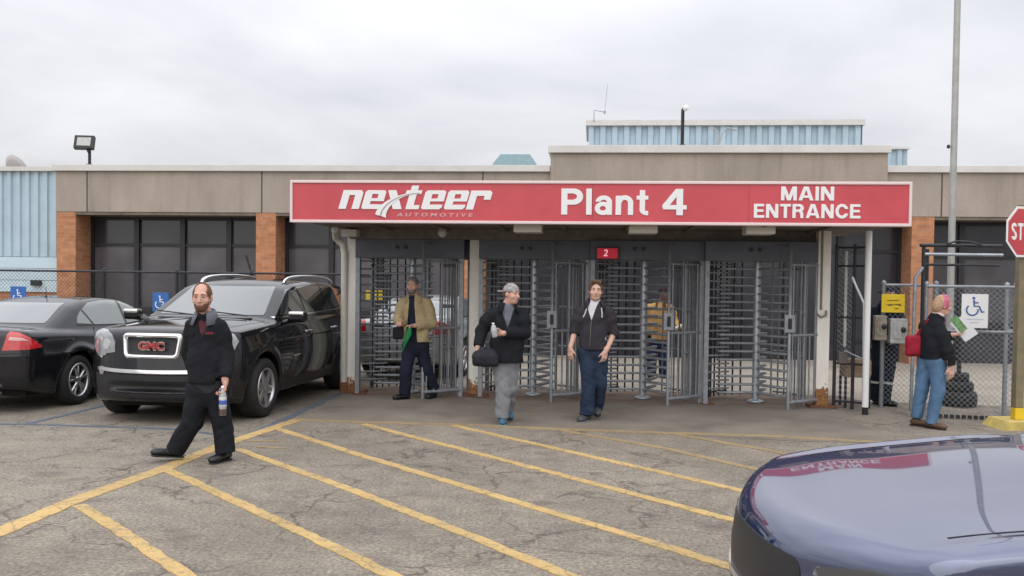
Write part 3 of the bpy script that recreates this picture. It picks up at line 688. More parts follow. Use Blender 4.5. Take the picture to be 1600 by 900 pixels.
for i in range(n + 1):
    t = i / n; x = 500 + (t * 372) ** 1.0 if False else 0
    # quarter-ellipse sweep from the foot of the x up to the t
    a = t * math.pi / 2; cx, cz = 1.0 - math.cos(a), math.sin(a)
    px = 595 + 62 * (cx ** 0.9); py = 337 - 36 * (cz ** 1.0); wd = 0.115 * (1 - t) ** 1.15 + 0.012
    u_, z_ = PL(px, py, SW); top.append((u_ - wd * 0.55, z_ + wd * 0.12)); bot.append((u_ + wd * 0.55, z_ - wd * 0.20 - 0.008 * t))
vv = [(p[0], YF - 0.016, p[1]) for p in top + bot] ; m_ = n + 1
sw.add(vv, [(i, i + 1, m_ + i + 1, m_ + i) for i in range(n)]); sw.build('swoosh', M_WHITE, sg)
sw = MB(); c1 = [((a[0] + b[0]) / 2, (a[1] + b[1]) / 2) for a, b in zip(top, bot)]
sw.add([(x - 0.008, YF - 0.019, z) for x, z in c1] + [(x + 0.008, YF - 0.019, z - 0.004) for x, z in c1], [(i, i + 1, m_ + i + 1, m_ + i) for i in range(n)]); sw.build('swoosh_line', mat('grey_vinyl', (0.36, 0.30, 0.31), 0.5), sg)
lt = MB(); text_into(lt, 'AUTOMOTIVE', su(620), su(738), sz(680, 338.5), sz(680, 333), YF, 0.008, 0.03, 1.6, 0.25); lt.build('lettering', mat('pale_pink_vinyl', (0.62, 0.35, 0.34), 0.5), sg)
# posts
for u, w in ((0.0, 0.0), (1.83, -0.04), (6.70, -0.42)):
    MB().box(u - 0.085, u + 0.085, w - 0.085, w + 0.085, 0.0, 2.434, 0.008).build('post', M_POST, cn)
    MB().box(u - 0.17, u + 0.19, w - 0.15, w + 0.15, 0.005, 0.035, 0.004).build('base_plate', M_RUST, cn)
MB().tube([(-0.16, -0.5, 2.40), (-0.20, -0.30, 2.37), (-0.24, -0.14, 2.29), (-0.15, -0.10, 2.20), (-0.12, -0.10, 2.08), (-0.12, -0.10, 0.16)], 0.052, 10).build('downspout', M_CREAM, cn)
MB().lathe([(0.06, 0.0), (0.062, 0.16), (0.05, 0.16), (0.05, 0.0)], 12, (-0.12, -0.10, 0.006)).build('pipe_boot', M_RUST, cn)
MB().tube([(7.11, -1.1, 2.40), (7.11, -1.1, 0.10)], 0.042, 10).build('downspout', M_WHITE, cn)
MB().tube([(7.11, -1.1, 0.10), (7.11, -1.1, 0.004)], 0.04, 10).build('pipe_boot', M_BLACK, cn)
for px in (822, 1007, 1195):
    u = su(px, 350); MB().box(u - 0.18, u + 0.18, SW + 0.25, SW + 0.6, 2.315, 2.433, 0.012).build('ceiling_light', mat('light_box', (0.60, 0.57, 0.50), 0.5), cn)
dm = MB().lathe([(0.0, -0.02), (0.05, 0.0), (0.065, 0.04), (0.055, 0.10), (0.0, 0.11)], 14, (1.45, -0.8, 2.30)).tube([(1.45, -0.8, 2.40), (1.45, -0.8, 2.434)], 0.03).build('camera_dome', mat('dome_grey', (0.5, 0.48, 0.45), 0.3), cn)
MB().box(-0.06, 0.16, -0.5, 0.3, 2.30, 2.40).build('junction_box', M_CREAM, cn)
MB().tube([(6.66, -0.52, 2.43), (6.66, -0.52, 1.35)], 0.014, 6).tube([(6.60, -0.52, 1.30), (6.65, -0.55, 1.25), (6.72, -0.54, 1.27), (6.73, -0.53, 1.34)], 0.014, 6).build('conduit', mat('conduit_brown', (0.22, 0.19, 0.14), 0.6), cn)

# ------------------------------------------------------------------ turnstiles
def make_turnstile():
    r = empty('turnstile'); cx, cy = 0.78, 0.12
    h = MB().box(0.0, 1.6, -0.25, 0.72, 2.0, 2.275, 0.006).build('header', M_HEAD, r)
    MB().tube([(0.62, -0.255, 2.16), (0.62, -0.275, 2.16)], 0.03, 10).tube([(0.74, -0.255, 2.16), (0.74, -0.275, 2.16)], 0.03, 10).build('indicator', M_BLACK, h)
    for x, y in ((0.035, -0.21), (1.565, -0.21), (0.035, 0.68), (1.565, 0.68)):
        MB().box(x - 0.032, x + 0.032, y - 0.032, y + 0.032, 0, 2.0, 0.005).build('corner_post', M_STEEL, r)
    MB().box(-0.02, 0.16, -0.28, -0.10, 0.003, 0.012).build('floor_plate', M_RUST, r)
    # rotor
    ro = MB().tube([(cx, cy, 0.03), (cx, cy, 2.0)], 0.052, 14).lathe([(0.05, 0.0), (0.12, 0.004), (0.12, 0.03), (0.05, 0.05)], 14, (cx, cy, 0)).build('rotor_column', M_STEELL, r)
    for an in (188, 68, -52):
        a = rad(an); d = Vector((math.cos(a), math.sin(a), 0)); nrm = Vector((-d.y, d.x, 0)); b = MB(); c = Vector((cx, cy, 0))
        for i in range(16):
            z = 0.14 + i * 0.117; e = Vector((0, 0, z))
            b.tube([c + e + nrm * 0.03 + d * 0.04, c + e + nrm * 0.03 + d * 0.52, c + e + d * 0.56, c + e - nrm * 0.03 + d * 0.52, c + e - nrm * 0.03 + d * 0.04], 0.016, 6)
        b.build('rotor_wing', M_STEEL, r)
    b = MB()
    for i in range(16): b.tube([(0.035, -0.10, 0.20 + i * 0.117), (0.36, 0.10, 0.20 + i * 0.117), (0.40, 0.12, 0.20 + i * 0.117)], 0.014, 6)
    b.tube([(0.035, -0.10, 0), (0.035, -0.10, 2.0)], 0.02, 8)
    b.build('comb_barrier', M_STEEL, r)
    b = MB(); R_ = 0.66
    def arc(an, z): return (cx + R_ * math.cos(rad(an)), cy + R_ * math.sin(rad(an)), z)
    for an in range(-38, 64, 9): b.tube([arc(an, 0.03), arc(an, 2.0)], 0.012, 6)
    for z in (0.10, 0.70, 1.30, 1.90): b.tube([arc(an, z) for an in range(-38, 60, 8)], 0.016, 6)
    b.build('curved_cage', M_STEEL, r)
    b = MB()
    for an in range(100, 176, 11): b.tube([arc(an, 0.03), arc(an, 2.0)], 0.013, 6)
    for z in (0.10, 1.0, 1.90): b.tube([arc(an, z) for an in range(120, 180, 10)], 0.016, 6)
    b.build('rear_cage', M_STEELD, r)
    g = MB().tube([(1.08, -0.62, 0.0), (1.08, -0.62, 2.22), (1.12, -0.26, 2.22)], 0.023, 8).build('guard_post', M_STEEL, r)
    b = MB().tube([(1.08, -0.62, 0.10), (1.30, -0.46, 0.10), (1.565, -0.22, 0.10)], 0.026, 6).tube([(1.08, -0.62, 1.0), (1.30, -0.46, 1.0), (1.565, -0.22, 1.0)], 0.02, 6).tube([(1.08, -0.62, 1.95), (1.30, -0.46, 1.95), (1.565, -0.22, 1.95)], 0.016, 6)
    for t in (0.0, 0.2, 0.4, 0.6, 0.8, 0.96):
        x = 1.10 + t * 0.46; y = -0.60 + t * 0.39; b.tube([(x + 0.03, y, 0.10), (x + 0.03, y, 1.0 if t in (0.2, 0.6) else 1.95)], 0.011, 6)
    b.build('front_guard', M_STEEL, r)
    rd = MB().box(1.01, 1.15, -0.66, -0.62, 1.04, 1.28, 0.008).build('card_reader', M_STEEL, r)
    MB().box(1.055, 1.105, -0.666, -0.658, 1.09, 1.23).build('reader_slot', M_BLACK, rd)
    return r
TL = ['grey turnstile nearest the left end, with a man in a tan jacket stepping out', 'grey turnstile directly right of the rusty middle post, behind the man in a black coat',
      'grey turnstile under the lit red display, third from the left', 'grey empty turnstile beside the right-hand white post']
ts = make_turnstile()
for i, (u, w) in enumerate(((0.08, 0.0), (1.90, -0.03), (3.50, -0.12), (5.09, -0.24))):
    o = ts if i == 0 else copy_tree(ts)
    o.location = B(u, w, 0.004); o.rotation_euler = (0, 0, -YAW); tag(o, TL[i], 'turnstile', 'turnstiles under the canopy')
# red lamp display
u, z = PL(949, 396, -0.42)
dp = empty('display_lamp', B(u, -0.44, z - 0.09), -YAW, 'lit red display box with a pale numeral fixed to the turnstile header', 'display')
hb = MB().box(-0.165, 0.165, -0.015, 0.055, 0, 0.18, 0.01).build('housing', mat('dark_red_housing', (0.08, 0.004, 0.01), 0.4), dp); MB().box(-0.14, 0.14, -0.02, -0.014, 0.02, 0.16).build('lit_face', mat('lit_red', (0.42, 0.003, 0.02), 0.4, emit=0.45), dp)
lt = MB(); text_into(lt, '2', -0.055, 0.0, 0.05, 0.145, -0.0195, 0.006, 0.02, 1, 0.15); lt.build('numeral', mat('lit_pink', (0.9, 0.45, 0.5), 0.4, emit=0.7), dp)

# ------------------------------------------------------------------ fences
def chain(mb, x0, x1, z0, z1, pitch=0.07, r=0.0026, y=0.0):
    """diamond mesh wires in the x-z plane"""
    H_ = z1 - z0; x = x0 - H_
    while x < x1:
        for s in (1, -1):
            a0 = (x, z0) if s > 0 else (x, z1); a1 = (x + H_, z1) if s > 0 else (x + H_, z0)
            t0 = max(0, (x0 - x) / H_); t1 = min(1, (x1 - x) / H_)
            if t1 > t0:
                P = lambda t: (a0[0] + (a1[0] - a0[0]) * t, y + s * r, a0[1] + (a1[1] - a0[1]) * t)
                mb.tube([P(t0), P(t1)], r, 3, False, False)
        x += pitch
    return mb
def fence(loc, rz, L, H_, posts, label, rails=(), arms=(), mesh=True, mm=None, group=None, pr=0.03, top=True):
    r = empty('chain_link_fence', loc, rz, label, 'fence', group)
    if mesh: chain(MB(), 0, L, 0.05, H_).build('wire_mesh', mm or M_STEEL, r)
    for p in posts: MB().tube([(p, 0.03, 0), (p, 0.03, H_ + 0.03)], pr, 8).lathe([(pr * 1.2, 0), (pr * 1.1, 0.03), (0, 0.05)], 8, (p, 0.03, H_ + 0.02)).build('fence_post', mm or M_STEEL, r)
    for z in ([H_] if top else []) + list(rails): MB().tube([(0, 0.015, z), (L, 0.015, z)], 0.02, 6).build('rail', mm or M_STEEL, r)
    for p in arms: MB().tube([(p + 0.03, 0.03, H_ - 0.25), (p, 0.03, H_), (p - 0.09, 0, H_ + 0.32)], 0.02, 6).build('barb_arm', M_STEELD, r)
    return r
a = B(-11.5, 2.6); u155 = PL(161, 428, 2.6)[0] + 11.5; u385 = PL(392, 428, 2.6)[0] + 11.5
fence(a, -YAW, 11.5, 1.77, [0.05, u155 - 2.2, u155, (u155 + u385) / 2, u385, 11.4], 'dark chain link fence with leaning barb arms behind the parked cars', (), (u155, u385), mm=M_STEELD)
# handicapped plates on that fence
def isa_symbol(mb, cx, cz, s, y, dep=0.004):
    """wheelchair figure, s = height"""
    def circ(x, z, r, n=14): return [(cx + (x + r * math.cos(2 * math.pi * i / n)) * s, cz + (z + r * math.sin(2 * math.pi * i / n)) * s) for i in range(n)]
    mb.prism(circ(-0.06, 0.43, 0.07), 'y', y - dep, y)
    def bar(pts, w):
        pts = [Vector((cx + p[0] * s, cz + p[1] * s)) for p in pts]; vs_ = []
        for i, p in enumerate(pts):
            d = (pts[min(i + 1, len(pts) - 1)] - pts[max(i - 1, 0)]).normalized(); nn = Vector((-d.y, d.x)) * w * s / 2; vs_.append((p + nn, p - nn))
        poly_ = [tuple(q[0]) for q in vs_] + [tuple(q[1]) for q in vs_[::-1]]
        n = len(pts)
        for i in range(n - 1):
            mb.prism([tuple(vs_[i][0]), tuple(vs_[i + 1][0]), tuple(vs_[i + 1][1]), tuple(vs_[i][1])], 'y', y - dep - 0.0004 * (i % 2), y)
    bar([(-0.05, 0.34), (-0.03, 0.02), (0.20, 0.02), (0.32, -0.28), (0.44, -0.24)], 0.085)
    bar([(-0.04, 0.20), (0.16, 0.20)], 0.07)
    bar([(-0.12 + 0.27 * math.cos(t), -0.17 + 0.27 * math.sin(t)) for t in [rad(q) for q in range(130, 375, 20)]], 0.075)
for px, py, lab in ((30, 462, 'blue wheelchair plate on the fence behind the black sedan'), (252, 472, 'blue wheelchair plate on the fence between the sedan and the dark SUV')):
    u, z = PL(px, py, 2.55); s = empty('parking_sign', B(u, 2.52, z), -YAW, lab, 'sign', 'blue parking plates on the fence')
    MB().box(-0.15, 0.15, 0, 0.012, -0.17, 0.17, 0.004).build('plate', mat('sign_blue', (0.03, 0.13, 0.42), 0.5), s)
    b = MB(); isa_symbol(b, 0, 0, 0.24, 0.001); b.build('symbol', M_WHITE, s)
# right: tall narrow cage panel between the end post and the downspout
tp = empty('cage_panel', B(6.86, -0.50), -YAW, 'tall dark steel cage panel between the right white post and the white downspout', 'fence')
for x, y in ((0, 0), (0.22, -0.1), (0.36, -0.25)): MB().tube([(x, y, 0), (x, y, 2.25)], 0.024, 8).build('fence_post', M_STEELD, tp)
for z in (2.2, 1.95, 1.25, 0.62, 0.1): MB().tube([(0, 0, z), (0.22, -0.1, z), (0.36, -0.25, z)], 0.016, 6).build('rail', M_STEELD, tp)
q = MB(); chain(q, 0, 0.24, 0.06, 2.2, 0.07); o = q.build('wire_mesh', M_STEEL, tp); o.rotation_euler = (0, 0, rad(-24))
MB().box(0.03, 0.15, -0.10, -0.03, 0.62, 0.78, 0.01).build('lock_box', mat('lock_box_brown', (0.12, 0.10, 0.09), 0.6), tp)
MB().box(0.10, 0.135, -0.06, -0.03, 0.85, 2.15).build('white_strip', mat('dirty_white', (0.45, 0.44, 0.42), 0.6, var=0.3, vscale=30), tp)
MB().tube([(0.10, -0.12, 0.80), (0.30, -0.30, 0.70), (0.36, -0.32, 0.66)], 0.013, 6).build('latch', M_STEEL, tp)
x0 = PL(1325, 580, -0.6)[0]; x1 = PL(1366, 580, -0.6)[0]
wb = MB().box(0, x1 - x0, 0, 0.3, 0, 0.25, 0.008).build('wooden_box', mat('box_wood', (0.27, 0.19, 0.12), 0.7, var=0.3, vscale=12)); wb.location = B(x0, -0.45, 0.42); wb.rotation_euler = (0, 0, -YAW)
tag(wb, 'brown wooden box on a stand behind the white downspout', 'box')
[MB().box(x, x + 0.03, y, y + 0.03, -0.42, 0).build('leg', M_STEELD, wb) for x in (0.0, x1 - x0 - 0.03) for y in (0, 0.27)]
bz_ = B(PL(1330, 435, -0.7)[0], -0.75, 0)
ho = MB().tube([(0, 0, 1.80), (0.06, 0, 1.66), (0.16, 0, 1.45), (0.17, 0, 0.72)], 0.015, 6).build('conduit_pipe', M_WHITE); ho.location = bz_; ho.rotation_euler = (0, 0, -YAW); tag(ho, 'bent white conduit pipe beside the white downspout', 'pipe')
# fence run behind the guard
ua = PL(1362, 640, 0.1)[0]; ub = PL(1441, 640, 0.1)[0]
fence(B(ua, -0.35), -YAW, ub - ua + 0.02, 1.70, [0.0, ub - ua], 'short chain link fence with a yellow sign, between the downspout and the gate', mm=M_STEEL)
u, z = PL(1395, 474, -0.40); s = empty('notice_sign', B(u, -0.42, z), -YAW, 'small yellow notice sign with two dark lines on the chain link fence', 'sign')
MB().box(-0.155, 0.155, 0, 0.01, -0.125, 0.125, 0.003).build('plate', mat('sign_yellow', (0.80, 0.56, 0.02), 0.45, var=0.06, vscale=6), s)
b = MB(); random.seed(3)
for zz, xa, xb, hh in ((0.035, -0.08, 0.085, 0.016), (-0.03, -0.09, 0.10, 0.028)):
    x = xa
    while x < xb:
        w_ = random.uniform(0.006, 0.018); b.box(x, x + w_, -0.003, 0.001, zz + random.uniform(-0.3, 0.3) * hh, zz + hh * random.uniform(0.5, 1)); x += w_ + random.uniform(0.004, 0.012)
b.box(0.02, 0.07, -0.003, 0.001, -0.075, -0.065)
b.build('worn_marks', M_BLACK, s)
# gate leaf nearer the camera
gp = [G(1444, 652), G(1583, 658)]
gv = Vector((gp[1][0] - gp[0][0], gp[1][1] - gp[0][1])); ga = math.atan2(gv.y, gv.x); GL = gv.length
gt = fence((gp[0][0], gp[0][1], 0), ga, GL, 1.69, [0.0, GL], 'chain link gate with a white wheelchair sign, left of the stop sign', (1.12,), mm=M_STEEL, pr=0.024); gt.name = 'chain_link_gate'; gt['category'] = 'gate'
b = MB(); [b.box(x, x + 0.04, -0.03, 0.03, 0.01, 0.05) for x in np.arange(0.1, GL, 0.07)]; b.build('bottom_edge', M_STEELD, gt)
hs = empty('disabled_access_sign', (gp[0][0] + gv.x / GL * 0.62, gp[0][1] + gv.y / GL * 0.62 - 0.03, 0), ga, 'white upright sign with a blue wheelchair symbol on the gate', 'sign')
d_ = gp[0][1] + gv.y / GL * 0.62; k1 = CAM_H + (446.5 - 485.5) * d_ / FPX
hs.location = (ray(1521, 485)[0] / ray(1521, 485)[1] * d_, d_ - 0.035, k1)
MB().box(-0.155, 0.155, 0, 0.008, -0.215, 0.215, 0.003).build('plate', M_WHITE, hs)
b = MB(); isa_symbol(b, 0.0, 0.055, 0.25, 0.001); b.build('symbol', mat('isa_blue', (0.03, 0.10, 0.30), 0.5), hs)
b = MB(); random.seed(5)
for zz, xa, xb in ((-0.115, -0.10, 0.10), (-0.155, -0.05, 0.05)):
    x = xa
    while x < xb: b.box(x, x + 0.008, -0.002, 0.001, zz, zz + 0.018); x += 0.013
b.build('small_print', mat('faint_print', (0.45, 0.48, 0.55), 0.6), hs)
# overhead pipe frame
of = empty('pipe_frame', B(PL(1441, 500, -0.6)[0], -0.6), -YAW, 'tall pipe frame of two uprights and crossbars behind the woman', 'frame')
b = MB(); b.tube([(0, 0, 0), (0, 0, 2.22)], 0.028, 8); b.build('upright', M_STEELD, of)
b = MB(); b.tube([(0.14, 0.3, 0), (0.14, 0.3, 2.2)], 0.035, 8); b.build('upright', M_STEELD, of)
MB().tube([(-0.05, 0, 2.24), (1.05, 0.1, 2.24)], 0.024, 8).tube([(0.3, 0, 2.26), (0.42, 0, 2.30), (0.6, 0, 2.29), (0.75, 0, 2.25)], 0.014, 6).build('crossbar', M_STEELD, of); MB().tube([(0.0, 0, 1.98), (1.02, 0.1, 1.98)], 0.018, 6).build('crossbar', M_STEELD, of)
MB().tube([(0.0, -0.03, 2.12), (1.05, 0.07, 2.12)], 0.020, 8).build('crossbar', M_STEELL, of)
MB().tube([(0, 0, 1.95), (-0.12, -0.05, 1.80), (-0.14, -0.05, 0.0)], 0.024, 8).build('brace', M_STEEL, of)
# far right run
f3 = fence(B(8.95, -0.9), -YAW, 6.5, 1.69, [0.0, 2.2, 4.4, 6.4], 'chain link fence running right behind the stop sign', (1.12,), mm=M_STEEL)
# light pole
px = G(1481, 617); lp = empty('light_pole', (px[0], px[1], 0), 0, 'tall grey light pole rising out of the photograph above the gate', 'light pole')
MB().tube([(0, 0, 0.2), (0, 0, 3), (0, 0, 13)], [0.055, 0.05, 0.042], 14).build('shaft', mat('pole_grey', (0.38, 0.38, 0.36), 0.55, 0.3, var=0.15, vscale=5), lp)
MB().lathe([(0.16, 0.0), (0.16, 0.16), (0.12, 0.2), (0.08, 0.22)], 16).build('base', M_STEEL, lp)
MB().box(-0.6, 0.6, -0.15, 0.15, 13.0, 13.15, 0.03).build('lamp_head', M_GREYP, lp)
MB().tube([(-0.07, 0, 3.85), (-0.1, 0, 3.85)], 0.03, 6).build('clamp', M_STEELD, lp)
# stacked rubber base with a dark stub post
px = G(1497, 634); rb = empty('rubber_base', (px[0], px[1], 0), 0, 'black base of three stacked rubber rings with a stub post, behind the gate', 'sign base')
for z, r_, h_ in ((0.008, 0.245, 0.20), (0.21, 0.195, 0.14), (0.352, 0.135, 0.12)): MB().lathe([(0.0, 0), (r_ * 0.93, 0), (r_, h_ * 0.2), (r_, h_ * 0.75), (r_ * 0.9, h_), (0, h_)], 28, (0, 0, z)).build('ring', M_RUBBER, rb)
MB().tube([(0, 0, 0.45), (0, 0, 1.05)], 0.032, 8).build('stub_post', M_BLACK, rb)
# stop sign
px = G(1589, 668); ss = empty('stop_sign', (px[0], px[1], 0), 0, 'red octagonal stop sign on a wooden post set in a yellow block', 'sign')
MB().prism([(-0.30, 0.0), (0.42, 0.0), (0.36, 0.10), (-0.22, 0.10)], 'y', -0.25, 0.25).build('concrete_block', mat('block_yellow', (0.55, 0.43, 0.13), 0.7, var=0.3, vscale=6), ss)
MB().box(-0.055, 0.055, -0.055, 0.055, 0.10, 0.24, 0.01).build('sleeve', mat('sleeve_yellow', (0.72, 0.50, 0.02), 0.5), ss)
MB().box(-0.048, 0.048, -0.048, 0.048, 0.24, 2.68, 0.008).build('post', mat('post_olive', (0.20, 0.165, 0.10), 0.8, var=0.25, vscale=7), ss)
oc = lambda r_: [(r_ * math.cos(rad(22.5 + 45 * i)) / math.cos(rad(22.5)), 2.35 + r_ * math.sin(rad(22.5 + 45 * i)) / math.cos(rad(22.5))) for i in range(8)]
so = bpy.data.objects.new('sign_face', None)
pl_ = MB().prism(oc(0.30), 'y', -0.006, 0.0).build('sign_face', M_WHITE, ss); pl_.location = (-0.028, -0.085, 0); pl_.rotation_euler = (0, 0, rad(24))
MB().prism(oc(0.272), 'y', -0.010, -0.0065).build('red_face', mat('stop_red', (0.50, 0.05, 0.06), 0.45), pl_)
sign_text('lettering', 'STOP', -0.225, 0.225, 2.25, 2.45, -0.0095, 0.005, M_WHITE, pl_, 0.13)
# small yellow plate in the yard seen through the first turnstile
u, z = PL(585, 462, 2.0); s = empty('yard_notice', B(u, 2.0, 0), -YAW, 'small yellow board on a post seen through the leftmost turnstile', 'sign')
MB().box(-0.15, 0.15, 0, 0.012, z - 0.09, z + 0.09).build('plate', MATS['sign_yellow'], s); MB().tube([(0, 0.03, 0.008), (0, 0.03, z)], 0.02, 6).build('post', M_STEELD, s)
# ================================================================== CARS
def table(pts, sig=0.05):
    xs = np.array([p[0] for p in pts]); zs = np.array([p[1] for p in pts]); o = np.argsort(xs); xs, zs = xs[o], zs[o]
    X = np.linspace(xs[0] - 0.5, xs[-1] + 0.5, 900); Y = np.interp(X, xs, zs); st = X[1] - X[0]
    k = np.exp(-0.5 * (np.arange(-120, 121) * st / sig) ** 2); k /= k.sum(); Y = np.convolve(np.pad(Y, 120, mode='edge'), k, 'valid')
    return lambda v: np.interp(v, X, Y)
class Car:
    def __init__(s, S):
        s.S = S; s.top = table(S['top'], 0.06); s.plan = table(S['plan'], 0.12); s.prof = table(S['prof'], 0.05); s.bot = table(S['bot'], 0.05)
        s.roof = table(S['roof'], S.get('rsig', 0.07)); s.gw = table(S['gw'], 0.15)
    def f(s, P, arches=True):
        S = s.S; x, y, z = P[..., 0], P[..., 1], P[..., 2]; ay = np.sqrt(y * y + 1e-4)
        pl = s.plan(x); wy = pl * s.prof(z); q = ay / np.maximum(pl, 0.1)
        zt = s.top(x) - S['crown'] * q ** 3
        if 'bulge' in S: zt = zt + S['bulge'] * np.exp(-((q - 0.895) / 0.055) ** 2) * np.clip((x - 0.7) / 0.4, 0, 1) * np.clip((2.25 - x) / 0.5, 0, 1)
        d = smax(ay - wy, (z - zt) * 0.97, S.get('ksh', 0.07)); d = smax(d, s.bot(x) - z, 0.06)
        xf = S['xf'] - S['fr'] * q ** 2.6 - S['fl'] * np.clip(z - 0.62, 0, 1) - 0.35 * np.clip(0.45 - z, 0, 1) ** 1.0 * 0.5
        xr = S['xr'] + S['rr'] * q ** 2.6 + S['rl'] * np.clip(z - 0.70, 0, 1) + 0.2 * np.clip(0.45 - z, 0, 1)
        d = smax(d, (x - xf) * 0.93, S.get('kf', 0.09)); d = smax(d, (xr - x) * 0.95, 0.09)
        sl = (s.roof(x + 0.01) - s.roof(x - 0.01)) / 0.02
        gy = s.gw(x) - (z - S['belt']) * S['tum']
        g = smax((ay - gy) * 0.93, (z - s.roof(x) + 0.05 * (ay / 0.7) ** 2.2) / np.sqrt(1 + sl * sl), 0.075)
        g = np.maximum(g, S['belt'] - 0.25 - z); g = np.maximum(g, np.maximum(x - S['roof'][0][0] + 0.05, S['roof'][-1][0] + 0.05 - x))
        d = smin(d, g, 0.035)
        for (cx, cz, dep) in S.get('flare', []):
            r_ = np.hypot(x - cx, z - cz); d = d - 0.016 * np.exp(-((r_ - S['ar'] - 0.05) / 0.05) ** 2) * (ay > 0.5) * np.clip((ay - 0.6) / 0.2, 0, 1)
        if arches:
            for ax in S['axles']:
                c = smax(np.hypot(x - ax, z - S['wr']) - S['ar'], 0.60 - ay, 0.02); d = smax(d, -c, 0.012)
        for (c, hs, r_) in S.get('cuts', []):
            qx = np.stack([x - c[0], ay - c[1], z - c[2]], -1); qx = np.abs(qx) - (np.array(hs) - r_)
            b = np.sqrt((np.maximum(qx, 0) ** 2).sum(-1)) + np.minimum(qx.max(-1), 0) - r_; d = smax(d, -b, 0.015)
        return d
    def grad(s, P, e=0.006, arches=True):
        g = np.stack([s.f(P + np.eye(3)[i] * e, arches) - s.f(P - np.eye(3)[i] * e, arches) for i in range(3)], -1) / (2 * e)
        return g
    def body(s, m, parent, h):
        S = s.S; lo = np.array([S['xr'] - 0.08, -1.12, 0.1]); hi = np.array([S['xf'] + 0.08, 1.12, S['ht'] + 0.06]); n = np.ceil((hi - lo) / h).astype(int) + 1
        ax = [lo[i] + np.arange(n[i]) * h for i in range(3)]; V = np.empty(n, np.float32)
        for i0 in range(0, n[0], 48):
            V[i0:i0 + 48] = s.f(np.stack(np.meshgrid(ax[0][i0:i0 + 48], ax[1], ax[2], indexing='ij'), -1))
        P, Q = surface_nets(V, lo, h)
        g = s.grad(P)
        for _ in range(2):
            g = s.grad(P); P = P - g * np.clip(s.f(P) / np.maximum((g ** 2).sum(-1), 0.2), -h, h)[:, None]
        nrm = s.grad(P, 0.004); nrm /= np.linalg.norm(nrm, axis=1)[:, None] + 1e-9
        return np_mesh('body', P, Q, m, parent, nrm)
    def decal(s, name, poly, m, parent, org, e1, e2, d, grid=0.04, off=0.004, thick=0.012, arches=True, far=3.5):
        """a panel cut out in the plane (e1, e2) and laid onto the car's skin along d"""
        bm = bmesh.new(); vs_ = [bm.verts.new((p[0], p[1], 0)) for p in poly]; bm.faces.new(vs_)
        a0, a1 = min(p[0] for p in poly), max(p[0] for p in poly); b0, b1 = min(p[1] for p in poly), max(p[1] for p in poly)
        for ax, l0, l1 in ((0, a0, a1), (1, b0, b1)):
            t = l0 + grid
            while t < l1 - 1e-4:
                co = [0, 0, 0]; no = [0, 0, 0]; co[ax] = t; no[ax] = 1
                bmesh.ops.bisect_plane(bm, geom=bm.verts[:] + bm.edges[:] + bm.faces[:], plane_co=co, plane_no=no); t += grid
        bmesh.ops.triangulate(bm, faces=[f for f in bm.faces if len(f.verts) > 4])
        bm.verts.ensure_lookup_table(); bm.verts.index_update()
        A = np.array([(v.co.x, v.co.y) for v in bm.verts]); org, e1, e2, d = [np.array(q, float) for q in (org, e1, e2, d)]
        d = d / np.linalg.norm(d); P = org + A[:, :1] * e1 + A[:, 1:] * e2 - d * 2.0 * 0; t = np.zeros(len(P))
        bf = np.full(len(P), 9.0); bt_ = t.copy()
        for _ in range(90):
            v_ = s.f(P + t[:, None] * d, arches); k_ = v_ < bf - 1e-5; bf[k_] = v_[k_]; bt_[k_] = t[k_]; t = np.minimum(t + np.clip(v_ * 0.6, -0.3, 0.25), far)
        t = np.where(np.abs(v_) < 0.003, t, bt_)
        miss = np.abs(v_) >= 0.003; Pm = P + t[:, None] * d
        for _ in range(4):
            gm = s.grad(Pm, 0.006, arches); Pm = Pm - gm * (s.f(Pm, arches) / np.maximum((gm ** 2).sum(-1), 0.2))[:, None]
        P0 = np.where(miss[:, None], Pm, P + t[:, None] * d)
        P = P0; g = s.grad(P, 0.006, arches); g /= np.linalg.norm(g, axis=1)[:, None] + 1e-9
        faces = [[v.index for v in f.verts] for f in bm.faces]; be = [(e.verts[0].index, e.verts[1].index) for e in bm.edges if len(e.link_faces) == 1]; bm.free()
        # wind faces to look outwards
        out_ = []
        for f in faces:
            a, b, c = P[f[0]], P[f[1]], P[f[2]]
            out_.append(f if np.cross(b - a, c - a) @ g[f[0]] > 0 else f[::-1])
        T = P + g * off; n = len(T); V = list(map(tuple, T)); N_ = list(map(tuple, g)); loc = {}
        for e in be:
            for i in e:
                if i not in loc:
                    loc[i] = (len(V), len(V) + 1); V += [tuple(T[i]), tuple(T[i] - g[i] * thick)]; N_ += [(0, 0, 0), (0, 0, 0)]
        F_ = out_ + [(loc[i][0], loc[j_][0], loc[j_][1], loc[i][1]) for i, j_ in be]
        me = bpy.data.meshes.new(name); me.from_pydata(V, [], F_); me.polygons.foreach_set('use_smooth', [True] * len(out_) + [False] * len(be)); me.update()
        me.normals_split_custom_set_from_vertices(N_); me.materials.append(m)
        return link(bpy.data.objects.new(name, me), parent)
    # the usual viewpoints
    def left(s, name, poly, m, par, **k): return s.decal(name, poly, m, par, (0, 1.4, 0), (1, 0, 0), (0, 0, 1), (0, -1, 0), **k)
    def right(s, name, poly, m, par, **k): return s.decal(name, poly, m, par, (0, -1.4, 0), (1, 0, 0), (0, 0, 1), (0, 1, 0), **k)
    def sides(s, name, poly, m, par, **k): return s.left(name, poly, m, par, **k), s.right(name, poly, m, par, **k)
    def front(s, name, poly, m, par, **k): return s.decal(name, poly, m, par, (3.2, 0, 0), (0, 1, 0), (0, 0, 1), (-1, 0, 0), **k)
    def back(s, name, poly, m, par, **k): return s.decal(name, poly, m, par, (-3.2, 0, 0), (0, 1, 0), (0, 0, 1), (1, 0, 0), **k)
